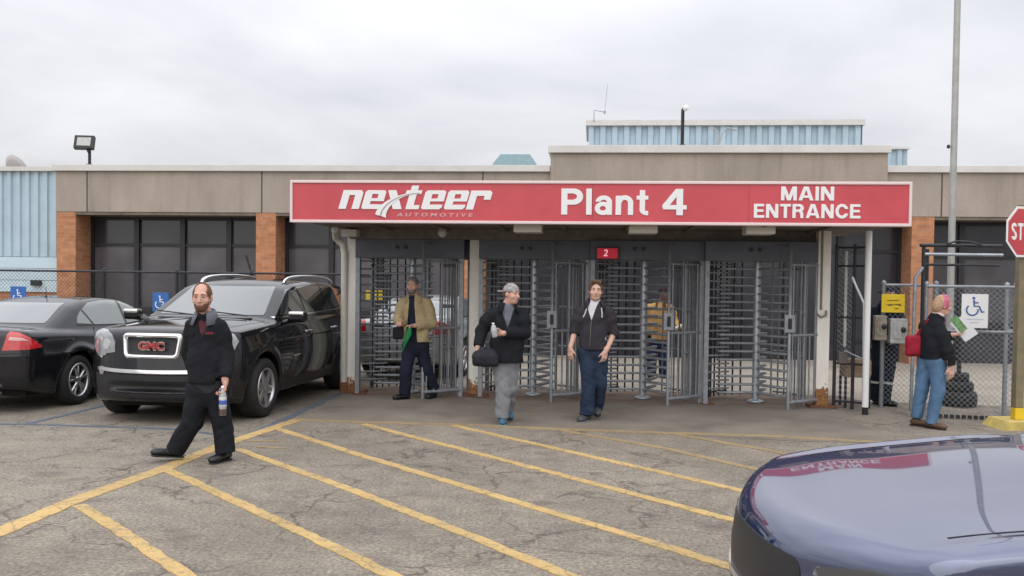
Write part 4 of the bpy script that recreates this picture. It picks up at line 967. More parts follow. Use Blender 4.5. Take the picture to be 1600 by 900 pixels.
    def above(s, name, poly, m, par, **k): return s.decal(name, poly, m, par, (0, 0, 2.3), (1, 0, 0), (0, 1, 0), (0, 0, -1), **k)
def ribbon(pts, w):
    """polyline -> closed thin polygon"""
    pts = [Vector(p) for p in pts]; a = []; b = []
    for i, p in enumerate(pts):
        d = (pts[min(i + 1, len(pts) - 1)] - pts[max(i - 1, 0)]).normalized(); n = Vector((-d.y, d.x)) * w / 2; a.append(tuple(p + n)); b.append(tuple(p - n))
    return a + b[::-1]
def rrect(x0, x1, z0, z1, r, n=5, taper=0.0):
    o = []
    for cx, cz, a0 in ((x1 - r, z1 - r, 0), (x0 + r, z1 - r, 90), (x0 + r, z0 + r, 180), (x1 - r, z0 + r, 270)):
        for i in range(n + 1):
            a = rad(a0 + 90 * i / n); px, pz = cx + r * math.cos(a), cz + r * math.sin(a)
            k = 1 - taper * (z1 - pz) / (z1 - z0); mid = (x0 + x1) / 2; o.append((mid + (px - mid) * k, pz))
    return o
def grow(poly, d):
    c = Vector((sum(p[0] for p in poly) / len(poly), sum(p[1] for p in poly) / len(poly))); n = len(poly); o = []
    ar = sum(poly[i][0] * poly[(i + 1) % n][1] - poly[(i + 1) % n][0] * poly[i][1] for i in range(n)); s_ = 1 if ar > 0 else -1
    for i in range(n):
        a = Vector(poly[i - 1]); p = Vector(poly[i]); b = Vector(poly[(i + 1) % n])
        n1 = (p - a).normalized(); n2 = (b - p).normalized(); t = (Vector((n1.y, -n1.x)) + Vector((n2.y, -n2.x)))
        t = t / max(0.5, t.length ** 2 / 2) if t.length > 1e-6 else t; o.append(tuple(p + t * d * s_))
    return o
def paint_car(name, col, rough=0.35, metal=0.3):
    m = mat(name, col, rough, metal, coat=1.0, spec=0.0); m.node_tree.nodes['Principled BSDF'].inputs['Coat IOR'].default_value = 2.3 if 'blue' in name else 1.5; return m
M_CARBLK = paint_car('black_car_paint', (0.010, 0.010, 0.013)); M_CARBLU = paint_car('blue_car_paint', (0.020, 0.036, 0.115), 0.30, 0.6)
M_CARSIL = paint_car('silver_car_paint', (0.42, 0.43, 0.44), 0.4, 0.5)
M_SED = paint_car('charcoal_car_paint', (0.014, 0.014, 0.018))
M_WSH = mat('windscreen_glass', (0.10, 0.115, 0.12), 0.04, spec=0.8, coat=1.0); M_SGL = mat('side_glass', (0.028, 0.034, 0.036), 0.03, spec=0.7, coat=1.0)
M_SGL2 = mat('pale_side_glass', (0.13, 0.155, 0.15), 0.04, spec=0.7, coat=1.0)
M_SEAM = mat('panel_gap', (0.003, 0.003, 0.003), 0.8); M_LAMP = mat('headlamp_lens', (0.34, 0.35, 0.36), 0.15, 0.5, coat=1.0, var=0.30, vscale=9)
M_TAIL = mat('tail_lamp_red', (0.50, 0.015, 0.018), 0.12, coat=1.0, var=0.2, vscale=14); M_LOWER = mat('bumper_plastic', (0.016, 0.016, 0.018), 0.45)
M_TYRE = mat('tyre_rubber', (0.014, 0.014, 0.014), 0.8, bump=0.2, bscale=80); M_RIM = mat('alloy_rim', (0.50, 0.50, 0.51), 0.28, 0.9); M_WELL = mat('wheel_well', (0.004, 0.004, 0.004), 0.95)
def wheel(car, x, y, R_, wd, rr, spokes, tw, style=0):
    s = 1 if y > 0 else -1; o = []
    prof = [(rr - 0.01, -wd / 2 + 0.02), (rr + 0.02, -wd / 2), (R_ - 0.03, -wd / 2), (R_, -wd / 2 + 0.03), (R_, wd / 2 - 0.03), (R_ - 0.03, wd / 2), (rr + 0.02, wd / 2), (rr - 0.005, wd / 2 - 0.015)]
    w = MB().lathe(prof, 44, (0, 0, 0), 'y').build('wheel', M_TYRE, car); w.location = (x, y, R_ - 0.004)
    b = MB(); f = wd / 2
    b.lathe([(rr, f - 0.012), (rr - 0.004, f), (rr - 0.02, f), (rr - 0.03, f - 0.03), (rr - 0.03, -f + 0.02)], 44, (0, 0, 0), 'y')
    b.lathe([(0.0, f - 0.01), (0.045, f - 0.012), (0.055, f - 0.03), (0.055, f - 0.07)], 20, (0, 0, 0), 'y')
    for i in range(spokes):
        for dd in ((-tw, tw) if style else (0,)):
            a = 2 * math.pi * i / spokes + 0.2; a2 = a + dd
            u = Vector((math.cos(a), 0, math.sin(a))); u2 = Vector((math.cos(a2), 0, math.sin(a2))); n = Vector((-u2.z, 0, u2.x))
            p0 = u * 0.04; p1 = u2 * (rr - 0.02); w0, w1 = (0.022, 0.018) if style else (0.062, 0.040)
            v = []
            for p, ww, yy in ((p0, w0, f - 0.012), (p1, w1, f - 0.022)):
                v += [p + n * ww + Vector((0, yy - 0.012, 0)), p + n * ww * 0.5 + Vector((0, yy, 0)), p - n * ww * 0.5 + Vector((0, yy, 0)), p - n * ww + Vector((0, yy - 0.012, 0)), p - n * ww + Vector((0, yy - 0.05, 0)), p + n * ww + Vector((0, yy - 0.05, 0))]
            b.add(v, [(k_, (k_ + 1) % 6, 6 + (k_ + 1) % 6, 6 + k_) for k_ in range(6)])
    rm = b.build('rim', M_RIM, w)
    MB().lathe([(rr - 0.028, -0.02), (0.16, -0.01), (0.0, -0.01)], 30, (0, 0, 0), 'y').build('brake_disc', M_SEAM, w)
    if s < 0: w.rotation_euler = (0, 0, math.pi)
    return w
def mirror(par, x, y, z, m, chrome):
    s = 1 if y > 0 else -1
    f = Field((x - 0.16, min(y, y + s * 0.3) - 0.06, z - 0.12), (x + 0.14, max(y, y + s * 0.3) + 0.06, z + 0.14), 0.008)
    f.rbox((x, y + s * 0.16, z + 0.03), (0.075, 0.115, 0.075), 0.05, 0.0).cone((x, y - s * 0.03, z - 0.05), (x, y + s * 0.10, z - 0.01), 0.03, 0.035, 0.03)
    o = f.mesh('mirror', m, par)
    if chrome: MB().box(x + 0.03, x + 0.082, y + s * 0.16 - 0.10, y + s * 0.16 + 0.10, z + 0.045, z + 0.10, 0.02).build('cap', M_CHROME, o)
    return o
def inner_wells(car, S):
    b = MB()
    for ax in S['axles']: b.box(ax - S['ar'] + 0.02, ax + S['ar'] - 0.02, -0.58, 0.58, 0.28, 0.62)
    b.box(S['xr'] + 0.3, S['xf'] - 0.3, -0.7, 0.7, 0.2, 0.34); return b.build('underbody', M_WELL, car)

# ------------------------------------------------------------------ dark SUV
SUV = dict(top=[(2.6, 0.95), (2.46, 1.02), (2.36, 1.13), (2.2, 1.165), (1.6, 1.21), (1.1, 1.24), (0, 1.24), (-1.5, 1.27), (-2.5, 1.28)], crown=0.085,
           plan=[(2.55, 0.86), (2.2, 0.93), (1.7, 0.985), (1.0, 0.99), (-1.6, 0.99), (-2.3, 0.95), (-2.7, 0.9)],
           prof=[(0.1, 0.90), (0.3, 0.945), (0.5, 0.985), (0.72, 1.0), (0.9, 0.995), (1.05, 0.97), (1.2, 0.93), (1.3, 0.91)],
           bot=[(2.6, 0.30), (2.2, 0.25), (1.9, 0.24), (-2.0, 0.26), (-2.7, 0.38)], xf=2.47, fr=0.36, fl=0.10, xr=-2.64, rr=0.22, rl=0.08,
           roof=[(1.4, 1.05), (1.12, 1.22), (0.28, 1.665), (0.0, 1.73), (-0.6, 1.765), (-1.4, 1.755), (-2.1, 1.70), (-2.36, 1.64), (-2.60, 1.20), (-2.7, 1.0)],
           gw=[(1.3, 0.86), (0.8, 0.90), (-1.5, 0.90), (-2.4, 0.84)], belt=1.22, tum=0.36, axles=(1.51, -1.51), wr=0.375, ar=0.455, ht=1.78,
           flare=[(1.51, 0.375, 0), (-1.51, 0.375, 0)], cuts=[((2.50, 0, 0.945), (0.14, 0.33, 0.11), 0.03), ((2.52, 0, 0.46), (0.16, 0.62, 0.055), 0.04)])
def build_suv():
    c = Car(SUV); r = empty('parked_suv', label='dark grey and black SUV with a big chrome framed grille, parked facing the camera', cat='car')
    c.body(M_CARBLK, r, 0.0155); inner_wells(r, SUV)
    ws = [(-0.70, 1.265), (0.70, 1.265), (0.70, 1.29), (0.585, 1.625), (0.56, 1.64), (-0.56, 1.64), (-0.585, 1.625), (-0.70, 1.29)]
    c.front('windscreen', ws, M_WSH, r, grid=0.05)
    c.back('rear_window', [(-0.62, 1.28), (0.62, 1.28), (0.54, 1.60), (-0.54, 1.60)], M_SGL, r)
    W1 = [(0.80, 1.265), (0.60, 1.42), (0.28, 1.60), (0.05, 1.635), (0.0, 1.63), (-0.03, 1.275)]
    W2 = [(-0.10, 1.275), (-0.07, 1.635), (-0.60, 1.655), (-0.92, 1.645), (-0.98, 1.30)]
    W3 = [(-1.06, 1.305), (-1.00, 1.64), (-1.6, 1.62), (-1.9, 1.57), (-2.08, 1.37), (-2.0, 1.34)]
    for wn, W_ in (('front_window', W1), ('rear_door_window', W2), ('quarter_window', W3)): c.sides(wn, W_, M_SGL, r)
    c.sides('window_trim', ribbon([(0.95, 1.235), (0.4, 1.248), (-0.5, 1.262), (-1.4, 1.285), (-2.05, 1.325)], 0.018), M_CHROME, r, off=0.006)
    for nm, pts in (('front_door_gap', [(0.98, 1.23), (0.93, 0.9), (0.93, 0.38), (0.85, 0.33), (-0.05, 0.33)]), ('rear_door_gap', [(-0.06, 1.26), (-0.07, 0.33)]), ('rear_quarter_gap', [(-1.02, 1.29), (-1.10, 0.95), (-1.00, 0.72), (-0.90, 0.33), (-0.05, 0.33)]), ('belt_crease', [(0.9, 0.99), (-2.2, 1.03)])):
        if nm != 'belt_crease': c.sides(nm, ribbon(pts, 0.008), M_SEAM, r, off=0.0015, grid=0.08)
    for x in (0.10, -0.93):
        for s_ in (1, -1):
            y = s_ * 1.0
            MB().tube([(x + 0.10, y - s_ * 0.02, 1.02), (x + 0.07, y + s_ * 0.02, 1.025), (x - 0.07, y + s_ * 0.02, 1.03), (x - 0.10, y - s_ * 0.02, 1.03)], 0.014, 8).build('door_handle', M_CHROME, r)
    # grille
    gp_ = rrect(-0.355, 0.355, 0.80, 1.09, 0.055, 5, 0.08)
    gi = rrect(-0.315, 0.315, 0.842, 1.048, 0.035, 5, 0.08)
    n = len(gp_)
    fb = MB()
    def fx(y, z): return SUV['xf'] - SUV['fr'] * (abs(y) / 0.92) ** 2.6 - SUV['fl'] * max(z - 0.62, 0) + 0.010
    v = [(fx(p[0], p[1]) - 0.03, p[0], p[1]) for p in grow(gp_, 0.004)] + [(fx(p[0], p[1]) + 0.012, p[0], p[1]) for p in gp_] + [(fx(p[0], p[1]) + 0.022, (p[0] + q[0]) / 2, (p[1] + q[1]) / 2) for p, q in zip(gp_, gi)] + [(fx(p[0], p[1]) + 0.008, p[0], p[1]) for p in gi] + [(fx(p[0], p[1]) - 0.10, p[0], p[1]) for p in gi]
    fb.add(v, [(k * n + i, k * n + (i + 1) % n, (k + 1) * n + (i + 1) % n, (k + 1) * n + i) for k in range(4) for i in range(n)], True)
    fr_ = fb.build('grille', M_CHROME, r)
    b = MB(); b.add([(fx(0.3, p[1]) - 0.05, p[0], p[1]) for p in gi], [tuple(range(n))])
    for k in range(7): z = 0.856 + k * 0.027; b.box(2.33, 2.375, -0.30, 0.30, z, z + 0.008)
    b.build('grille_mesh', M_LOWER, fr_)
    lt = MB(); text_into(lt, 'GMC', -0.150, 0.150, 0.90, 0.99, 0, 0.012, 0.045, 1.05); q = lt.build('lettering', mat('badge_red', (0.36, 0.05, 0.05), 0.35, 0.2), fr_); q.rotation_euler = (0, 0, rad(90)); q.location = (2.432, 0, 0)
    lt = MB(); text_into(lt, 'GMC', -0.161, 0.161, 0.891, 0.999, 0, 0.008, 0.075, 1.02); q = lt.build('lettering_rim', M_CHROME, fr_); q.rotation_euler = (0, 0, rad(90)); q.location = (2.425, 0, 0)
    for s_ in (1, -1):
        hl = [(-0.22, 0.86), (-0.20, 0.98), (-0.14, 1.06), (-0.02, 1.11), (0.12, 1.12), (0.24, 1.08), (0.29, 1.0), (0.24, 0.90), (0.10, 0.80), (0.02, 0.78), (-0.10, 0.84)]
        # laid on along a slanting direction so that it wraps the corner
        d = np.array([-0.85, -0.53 * s_, 0]); e1 = np.array([-0.53, 0.85 * s_, 0]); og = np.array([2.28, 0.66 * s_, 0]) - d / np.linalg.norm(d) * 0.8
        h_ = c.decal('headlight', hl, M_LAMP, r, og, e1, (0, 0, 1), d, grid=0.03, off=0.010)
        for a_, z_, rr_ in ((-0.06, 0.95, 0.065), (0.10, 0.98, 0.055)):
            h2 = c.decal('projector', [(a_ + rr_ * math.cos(t), z_ + rr_ * math.sin(t)) for t in np.linspace(0, 2 * math.pi, 14, endpoint=False)], M_CHROME, h_, og, e1, (0, 0, 1), d, grid=0.05, off=0.014)
        fg = c.decal('fog_light', [(0.0 + 0.055 * math.cos(t), 0.63 + 0.05 * math.sin(t)) for t in np.linspace(0, 2 * math.pi, 14, endpoint=False)], M_LAMP, r, og, e1, (0, 0, 1), d, grid=0.05, off=0.012)
        c.above('hood_gap', ribbon([(2.26, 0.62 * s_), (2.0, 0.70 * s_), (1.2, 0.80 * s_), (1.12, 0.78 * s_)], 0.008), M_SEAM, r, off=0.0015, grid=0.1)
        c.above('roof_gap', ribbon([(0.1, 0.60 * s_), (-2.2, 0.58 * s_)], 0.012), M_SEAM, r, off=0.001, grid=0.15)
        y = 0.60 * s_
        MB().tube([(0.02, y, 1.68), (-0.03, y, 1.725), (-0.12, y, 1.755), (-0.30, y, 1.780), (-0.6, y, 1.795), (-1.1, y, 1.80), (-1.5, y, 1.785), (-1.75, y, 1.765), (-1.88, y, 1.74), (-1.95, y, 1.69)], [0.024, 0.026, 0.024, 0.02, 0.018, 0.018, 0.018, 0.02, 0.022, 0.022], 10).build('roof_rail', M_CHROME, r)
        for ax in SUV['axles']: wheel(r, ax, 0.865 * s_, 0.375, 0.25, 0.255, 6, 0.0)
        mirror(r, 0.86, 0.97 * s_, 1.22, M_CARBLK, True)
    c.front('bumper_strip', ribbon([(-0.74, 0.655), (-0.45, 0.645), (0, 0.64), (0.45, 0.645), (0.74, 0.655)], 0.042), M_CHROME, r, off=0.018, thick=0.02)
    c.front('lower_bumper', [(-0.80, 0.60), (0.80, 0.60), (0.76, 0.33), (-0.76, 0.33)], M_LOWER, r, off=0.004, arches=True)
    c.sides('sill_cladding', [(1.0, 0.30), (-1.0, 0.30), (-1.0, 0.42), (1.0, 0.40)], M_LOWER, r, off=0.006)
    c.sides('side_badge', [(0.62, 0.70), (0.62, 0.725), (0.40, 0.728), (0.40, 0.703)], M_CHROME, r, off=0.004)
    MB().box(1.10, 1.16, -0.62, 0.62, 1.222, 1.235).build('wiper_cowl', M_LOWER, r)
    for y0 in (0.55, -0.15): MB().tube([(1.10, y0, 1.262), (1.02, y0 - 0.55, 1.31)], 0.009, 5).build('wiper', M_BLACK, r)
    return r
suv = build_suv(); fm = [(G(400, 650)[0] + G(195, 645)[0]) / 2, 11.40]
SA = math.atan2(-0.99, -0.138); suv.location = (-3.95 + 0.138 * 1.51, 11.40 + 0.99 * 1.51, 0.0); suv.rotation_euler = (0, 0, SA); suv.scale = (1, 1, 0.96)

# ------------------------------------------------------------------ sedans
SED = dict(top=[(2.5, 0.62), (2.36, 0.70), (2.2, 0.77), (1.6, 0.88), (1.05, 0.95), (0.5, 0.96), (-1.0, 0.99), (-1.75, 1.03), (-2.25, 1.045), (-2.42, 1.02), (-2.6, 0.98)], crown=0.06,
           plan=[(2.5, 0.78), (2.1, 0.85), (1.5, 0.905), (0.5, 0.915), (-1.2, 0.915), (-2.0, 0.88), (-2.5, 0.82)],
           prof=[(0.1, 0.90), (0.3, 0.955), (0.5, 0.99), (0.66, 1.0), (0.8, 0.99), (0.95, 0.95), (1.1, 0.90)],
           bot=[(2.5, 0.24), (2.1, 0.19), (1.8, 0.18), (-1.9, 0.20), (-2.5, 0.34)], xf=2.37, fr=0.34, fl=0.15, xr=-2.47, rr=0.20, rl=0.10,
           roof=[(1.4, 0.80), (1.10, 0.94), (0.28, 1.32), (0.0, 1.385), (-0.4, 1.41), (-0.85, 1.385), (-1.15, 1.32), (-1.85, 1.03), (-2.1, 0.9)],
           gw=[(1.2, 0.80), (0.6, 0.83), (-1.0, 0.83), (-1.8, 0.76)], belt=0.96, tum=0.52, axles=(1.365, -1.365), wr=0.33, ar=0.385, ht=1.42, rsig=0.06,
           flare=[(1.365, 0.33, 0), (-1.365, 0.33, 0)], cuts=[])
SED2 = dict(SED); SED2['top'] = [(2.5, 0.70), (2.36, 0.80), (2.2, 0.87), (1.8, 0.93), (1.2, 0.985), (1.0, 1.0), (-1.0, 1.02), (-1.75, 1.06), (-2.25, 1.06), (-2.42, 1.03), (-2.6, 0.98)]
SED2['crown'] = 0.035; SED2['bulge'] = 0.013; SED2['prof'] = [(0.1, 0.90), (0.3, 0.955), (0.5, 0.99), (0.7, 1.0), (0.88, 0.99), (1.0, 0.955), (1.1, 0.93)]; SED2['ksh'] = 0.035
def build_sedan(S, paint, label, h, name='parked_car', glass=None, rear=True, front=True):
    c = Car(S); r = empty(name, label=label, cat='car'); glass = glass or M_SGL2; up = S['top'][-3][1] - 1.045; bl = 0.03 if up > 0 else 0
    c.body(paint, r, h); inner_wells(r, S)
    c.front('windscreen', [(-0.66, 1.02 + bl), (0.66, 1.02 + bl), (0.50, 1.31), (-0.50, 1.31)], M_WSH, r)
    c.back('rear_window', [(-0.60, 1.075), (0.60, 1.075), (0.60, 1.10), (0.485, 1.32), (-0.485, 1.32), (-0.60, 1.10)], M_WSH, r)
    W1 = [(0.86, 1.00 + bl), (0.55, 1.16), (0.25, 1.29), (0.05, 1.33), (-0.03, 1.33), (-0.06, 1.01 + bl)]
    W2 = [(-0.12, 1.01 + bl), (-0.09, 1.335), (-0.45, 1.345), (-0.78, 1.32), (-0.98, 1.24), (-0.86, 1.03 + bl)]
    W3 = [(-0.91, 1.035 + bl), (-1.02, 1.225), (-1.16, 1.13), (-1.20, 1.06 + bl)]
    for wn, W_ in (('front_window', W1), ('rear_door_window', W2), ('quarter_window', W3)): c.sides(wn, W_, glass, r)
    c.sides('window_seal', ribbon([(0.95, 0.985 + bl), (0.0, 0.995 + bl), (-1.22, 1.035 + bl)], 0.014), M_BLACK, r, off=0.005)
    for pts in ([(0.92, 0.95), (0.86, 0.6), (0.84, 0.30), (-0.05, 0.28)], [(-0.09, 0.98), (-0.10, 0.28)], [(-0.90, 1.0), (-1.02, 0.85), (-0.93, 0.62), (-0.82, 0.30), (-0.05, 0.28)]):
        c.sides('door_gap', ribbon(pts, 0.007), M_SEAM, r, off=0.0015, grid=0.08)
    for x in (0.05, -0.86):
        for s_ in (1, -1):
            y = s_ * 0.915; MB().tube([(x + 0.09, y - s_ * 0.02, 0.83), (x + 0.06, y + s_ * 0.02, 0.835), (x - 0.06, y + s_ * 0.02, 0.84), (x - 0.09, y - s_ * 0.02, 0.84)], 0.012, 8).build('door_handle', paint, r)
    for s_ in (1, -1):
        for ax in S['axles']: wheel(r, ax, 0.80 * s_, 0.33, 0.215, 0.225, 5, 0.22, 1)
        mirror(r, 0.78 if up <= 0 else 0.30, 0.86 * s_, 1.0 + bl, paint, False)
        d = np.array([0.78, -0.62 * s_, 0]); e1 = np.array([0.62, 0.78 * s_, 0]); og = np.array([-2.34, 0.72 * s_, 0]) - d * 0.8
        tl = [(-0.16, 0.775), (-0.105, 0.96), (-0.07, 1.0), (0.03, 0.985), (0.15, 0.92), (0.26, 0.83), (0.27, 0.80), (0.12, 0.785)]
        t_ = c.decal('tail_light', tl, M_TAIL, r, og, e1, (0, 0, 1), d, grid=0.03, off=0.010)
        c.decal('reverse_lens', [(-0.09, 0.90), (-0.075, 0.94), (0.06, 0.925), (0.12, 0.89)], mat('lens_pale', (0.62, 0.35, 0.33), 0.2, coat=1.0), t_, og, e1, (0, 0, 1), d, grid=0.04, off=0.014)
        d = np.array([-0.80, -0.60 * s_, 0]); e1 = np.array([-0.60, 0.80 * s_, 0]); og = np.array([2.20, 0.64 * s_, 0]) - d * 0.8; q = 0.02 if up > 0.0 else 0
        c.decal('headlight', [(-0.20, 0.60 + q), (-0.16, 0.72 + q), (0.05, 0.765 + q), (0.24, 0.77 + q), (0.18, 0.70 + q), (0.02, 0.62 + q)], M_LAMP if up <= 0 else mat('smoked_lamp', (0.07, 0.07, 0.075), 0.12, 0.2, coat=1.0), r, og, e1, (0, 0, 1), d, grid=0.03, off=0.008)
        c.above('hood_gap', ribbon([(2.12, 0.60 * s_), (1.7, 0.70 * s_), (1.15, 0.78 * s_)] if up <= 0 else [(1.92, 0.69 * s_), (1.5, 0.725 * s_), (1.05, 0.74 * s_)], 0.008), M_SEAM, r, off=0.0015, grid=0.1)
        c.above('trunk_gap', ribbon([(-1.85, 0.62 * s_), (-2.38, 0.66 * s_)], 0.008), M_SEAM, r, off=0.0015, grid=0.1)
        MB().tube([(-2.36, 0.5 * s_, 0.27), (-2.46, 0.5 * s_, 0.27)], 0.035, 10).build('exhaust', M_CHROME, r)
    c.back('bumper_gap', ribbon([(-0.80, 0.74), (0, 0.72), (0.80, 0.74)], 0.008), M_SEAM, r, off=0.0015)
    c.back('trunk_strip', ribbon([(-0.42, 0.90), (0, 0.905), (0.42, 0.90)], 0.03), M_CHROME, r, off=0.008)
    c.back('number_plate', rrect(-0.15, 0.15, 0.56, 0.71, 0.01), mat('plate_grey', (0.45, 0.47, 0.5), 0.5), r, off=0.006)
    c.front('grille', rrect(-0.42, 0.42, 0.42, 0.66 + (0.08 if up > 0 else 0), 0.06), M_LOWER, r, off=0.004)
    c.front('grille_trim', ribbon([(-0.50, 0.52), (-0.2, 0.515), (0.2, 0.515), (0.50, 0.52)], 0.03), M_CHROME, r, off=0.012)
    MB().lathe([(0.03, 0), (0.025, 0.02), (0.006, 0.035), (0.004, 0.16), (0, 0.165)], 8, (-0.75, 0.0, 1.375)).build('antenna', M_BLACK, r)
    return r
sed = build_sedan(SED, M_SED, 'black sedan with red tail lights parked facing away at the left edge', 0.0155)
sed.location = (-6.37, 13.63, 0); sed.rotation_euler = (0, 0, rad(82))
blu = build_sedan(SED2, M_CARBLU, 'shiny dark blue car whose bonnet fills the lower right corner', 0.0125, glass=M_SGL)
blu.location = (0.93 + 2.37, 3.68, 0); blu.rotation_euler = (0, 0, rad(181.5))
sil = copy_tree(sed); sil.location = (*B(0.55, 4.0)[:2], 0.008); sil.rotation_euler = (0, 0, rad(80)); tag(sil, 'silver grey car in the yard, seen through the leftmost turnstile', 'car')
for ch in sil.children:
    if ch.data and ch.data.materials and ch.data.materials[0] in (M_SED,):
        ch.data = ch.data.copy(); ch.data.materials[0] = M_CARSIL
# ================================================================== PEOPLE
def cloth(name, col, rough=0.85, var=0.18, sc_=6):
    return mat(name, col, rough, var=var, vscale=sc_, bump=0.35, bscale=160, spec=0.15)
M_SKIN = mat('skin', (0.58, 0.35, 0.27), 0.55, var=0.10, vscale=14); M_SKIN_D = mat('dark_skin', (0.13, 0.070, 0.045), 0.5, var=0.1, vscale=14); M_SKIN_R = mat('ruddy_skin', (0.56, 0.32, 0.245), 0.55, var=0.12, vscale=14)
M_LIP = mat('lip', (0.38, 0.17, 0.14), 0.5); M_EYE = mat('eye_dark', (0.03, 0.02, 0.018), 0.25)
def unit(v): v = np.array(v, float); return v / (np.linalg.norm(v) + 1e-12)
class Person:
    def __init__(s, px0, py0, label, skin=M_SKIN, group=None):
        gx, gy = G(px0, py0); s.px0, s.py0 = px0, py0; s.s = FPX / gy * math.cos(math.atan2(gx, gy)) ** 0
        s.loc = (gx, gy, 0.0); s.rz = -math.atan2(gx, gy); s.label = label; s.skin = skin; s.root = None; s.seed = px0
        s.F = None; s.z0 = 0.004
    def J(s, px, py, dy=0.0): return np.array([(px - s.px0) / s.s, dy, (s.py0 - py) / s.s + s.z0])
    def field(s, h, z0=-0.03, z1=1.95, w=0.62, d=0.5): return Field((-w, -d, z0), (w, d, z1), h)
    def place(s, o): o.location = s.loc; o.rotation_euler = (0, 0, s.rz); return o
    def headframe(s, yaw, pitch=0, roll=0):
        """columns: right, forward, up in local space. yaw 0 faces the camera, +90 faces the viewer's right"""
        a = rad(yaw); f = np.array([math.sin(a), -math.cos(a), 0]); u = np.array([0, 0, 1.0])
        f2 = unit(f * math.cos(rad(pitch)) + u * math.sin(rad(pitch))); r_ = np.cross(f2, u); r_ = unit(r_); u2 = np.cross(r_, f2)
        c, s_ = math.cos(rad(roll)), math.sin(rad(roll)); r3 = r_ * c + u2 * s_; u3 = u2 * c - r_ * s_
        return np.stack([r3, f2, u3], 1)
    def build_body(s, head, yaw, neck, arms, hands, legs, torso, pitch=0, roll=0, hs=1.0, smile=False, hand_col=None):
        F_ = s.field(0.007); R = s.headframe(yaw, pitch, roll); s.R = R; s.head = head; s.hs = hs
        P = lambda x, y, z: head + R @ (np.array([x, y, z]) * hs)
        E = lambda c, r_, k=0.015, cut=False: F_.ell(P(*c), np.array(r_) * hs, k, R, cut)
        E((0, -0.012, 0.022), (0.074, 0.094, 0.098)); E((0, 0.022, -0.025), (0.062, 0.070, 0.088), 0.03); E((0, 0.042, -0.088), (0.040, 0.040, 0.028), 0.035)
        F_.cone(P(-0.035, 0.072, 0.030), P(0.035, 0.072, 0.030), 0.015, 0.015, 0.02)
        for q in (-1, 1):
            E((q * 0.030, 0.098, 0.010), (0.017, 0.016, 0.012), 0.012, True); E((q * 0.030, 0.072, 0.010), (0.015, 0.015, 0.013), 0.006)
            E((q * 0.077, -0.010, -0.006), (0.011, 0.020, 0.031), 0.008); E((q * 0.042, 0.062, -0.028), (0.022, 0.020, 0.020), 0.02)
        F_.cone(P(0, 0.088, 0.012), P(0, 0.110, -0.028), 0.008, 0.013, 0.012); E((0.011, 0.094, -0.032), (0.008, 0.008, 0.007), 0.006); E((-0.011, 0.094, -0.032), (0.008, 0.008, 0.007), 0.006)
        F_.cone(P(-0.018, 0.083, -0.058), P(0.018, 0.083, -0.058), 0.009, 0.009, 0.012)
        F_.cone(P(0, -0.018, -0.06), neck, 0.054 * hs, 0.062, 0.03)
        # trunk and limbs (mostly under the clothes)
        chest = neck + np.array([0, 0, -0.17]); hipc = (legs[0][0] + legs[1][0]) / 2
        ty = s.headframe(torso)[:, 1]
        F_.cone(chest, hipc + [0, 0, 0.05], 0.13, 0.12, 0.05, sq=(ty, 0.6)); F_.cone(neck + [0, 0, -0.02], chest, 0.055, 0.11, 0.04, sq=(ty, 0.6))
        F_.cone(arms[0][0] + [0, 0, -0.05], arms[1][0] + [0, 0, -0.05], 0.035, 0.035, 0.03); F_.cone(legs[0][0], legs[1][0], 0.09, 0.09, 0.04)
        for a in arms:
            F_.cone(a[0] + [0, 0, -0.05], a[1], 0.034, 0.038, 0.02); F_.cone(a[1], a[2], 0.039, 0.026, 0.02)
        for l in legs:
            F_.cone(l[0], l[1], 0.075, 0.052, 0.02); F_.cone(l[1], l[2], 0.052, 0.036, 0.02); F_.cone(l[2], l[2] + [0, 0, -0.03], 0.034, 0.03, 0.01)
        for h_ in hands:
            if h_ is not None: s.hand(F_, **h_)
        s.root = F_.mesh('person', s.skin); s.place(s.root); tag(s.root, s.label, 'person')
        # small face parts
        for q in (-1, 1):
            e = s.field(0.004, 1.0, 1.9) if False else None
            c = P(q * 0.030, 0.086, 0.010); MB().lathe([(0, -0.006 * hs), (0.0065 * hs, -0.002), (0.0065 * hs, 0.002), (0, 0.006 * hs)], 10, c, 'y').build('eye', M_EYE, s.root)
            MB().tube([P(q * 0.046, 0.078, 0.028), P(q * 0.030, 0.089, 0.034), P(q * 0.014, 0.089, 0.030)], 0.0045 * hs, 5).build('eyebrow', s.hairm if hasattr(s, 'hairm') else M_EYE, s.root)
        MB().tube([P(-0.022, 0.087, -0.056 + (0.006 if smile else 0)), P(-0.010, 0.0945, -0.060), P(0.010, 0.0945, -0.060), P(0.022, 0.087, -0.056 + (0.006 if smile else 0))], 0.0045 * hs, 6).build('lips', M_LIP, s.root)
        return s.root
    def hand(s, F_, wrist, d, n, side=1, curl=28, k=1.0, spread=0.0):
        """side: +1 puts the thumb on the d x n side"""
        d = unit(d); n = unit(np.array(n) - d * np.dot(n, d)); w = np.cross(d, n) * side; R = np.stack([w, d, n], 1)
        F_.rbox(wrist + d * 0.048 * k, (0.039 * k, 0.046 * k, 0.014 * k), 0.013 * k, 0.01, R); F_.cone(wrist - d * 0.03, wrist + d * 0.015, 0.026, 0.025, 0.02)
        for i, (L, o) in enumerate(((0.90, 0.029), (1.0, 0.010), (0.95, -0.009), (0.78, -0.027))):
            p = wrist + d * 0.088 * k + w * o * k; a = 0
            for j_, (sl, r_) in enumerate(((0.038, 0.0092), (0.027, 0.0085), (0.021, 0.0075))):
                a += curl * (0.8 + 0.12 * i); u = d * math.cos(rad(a)) + n * math.sin(rad(a)) + w * spread * (1.5 - i) * 0.1; q = p + u * sl * L * k
                F_.cone(p, q, r_ * k, r_ * 0.93 * k, 0.002); p = q
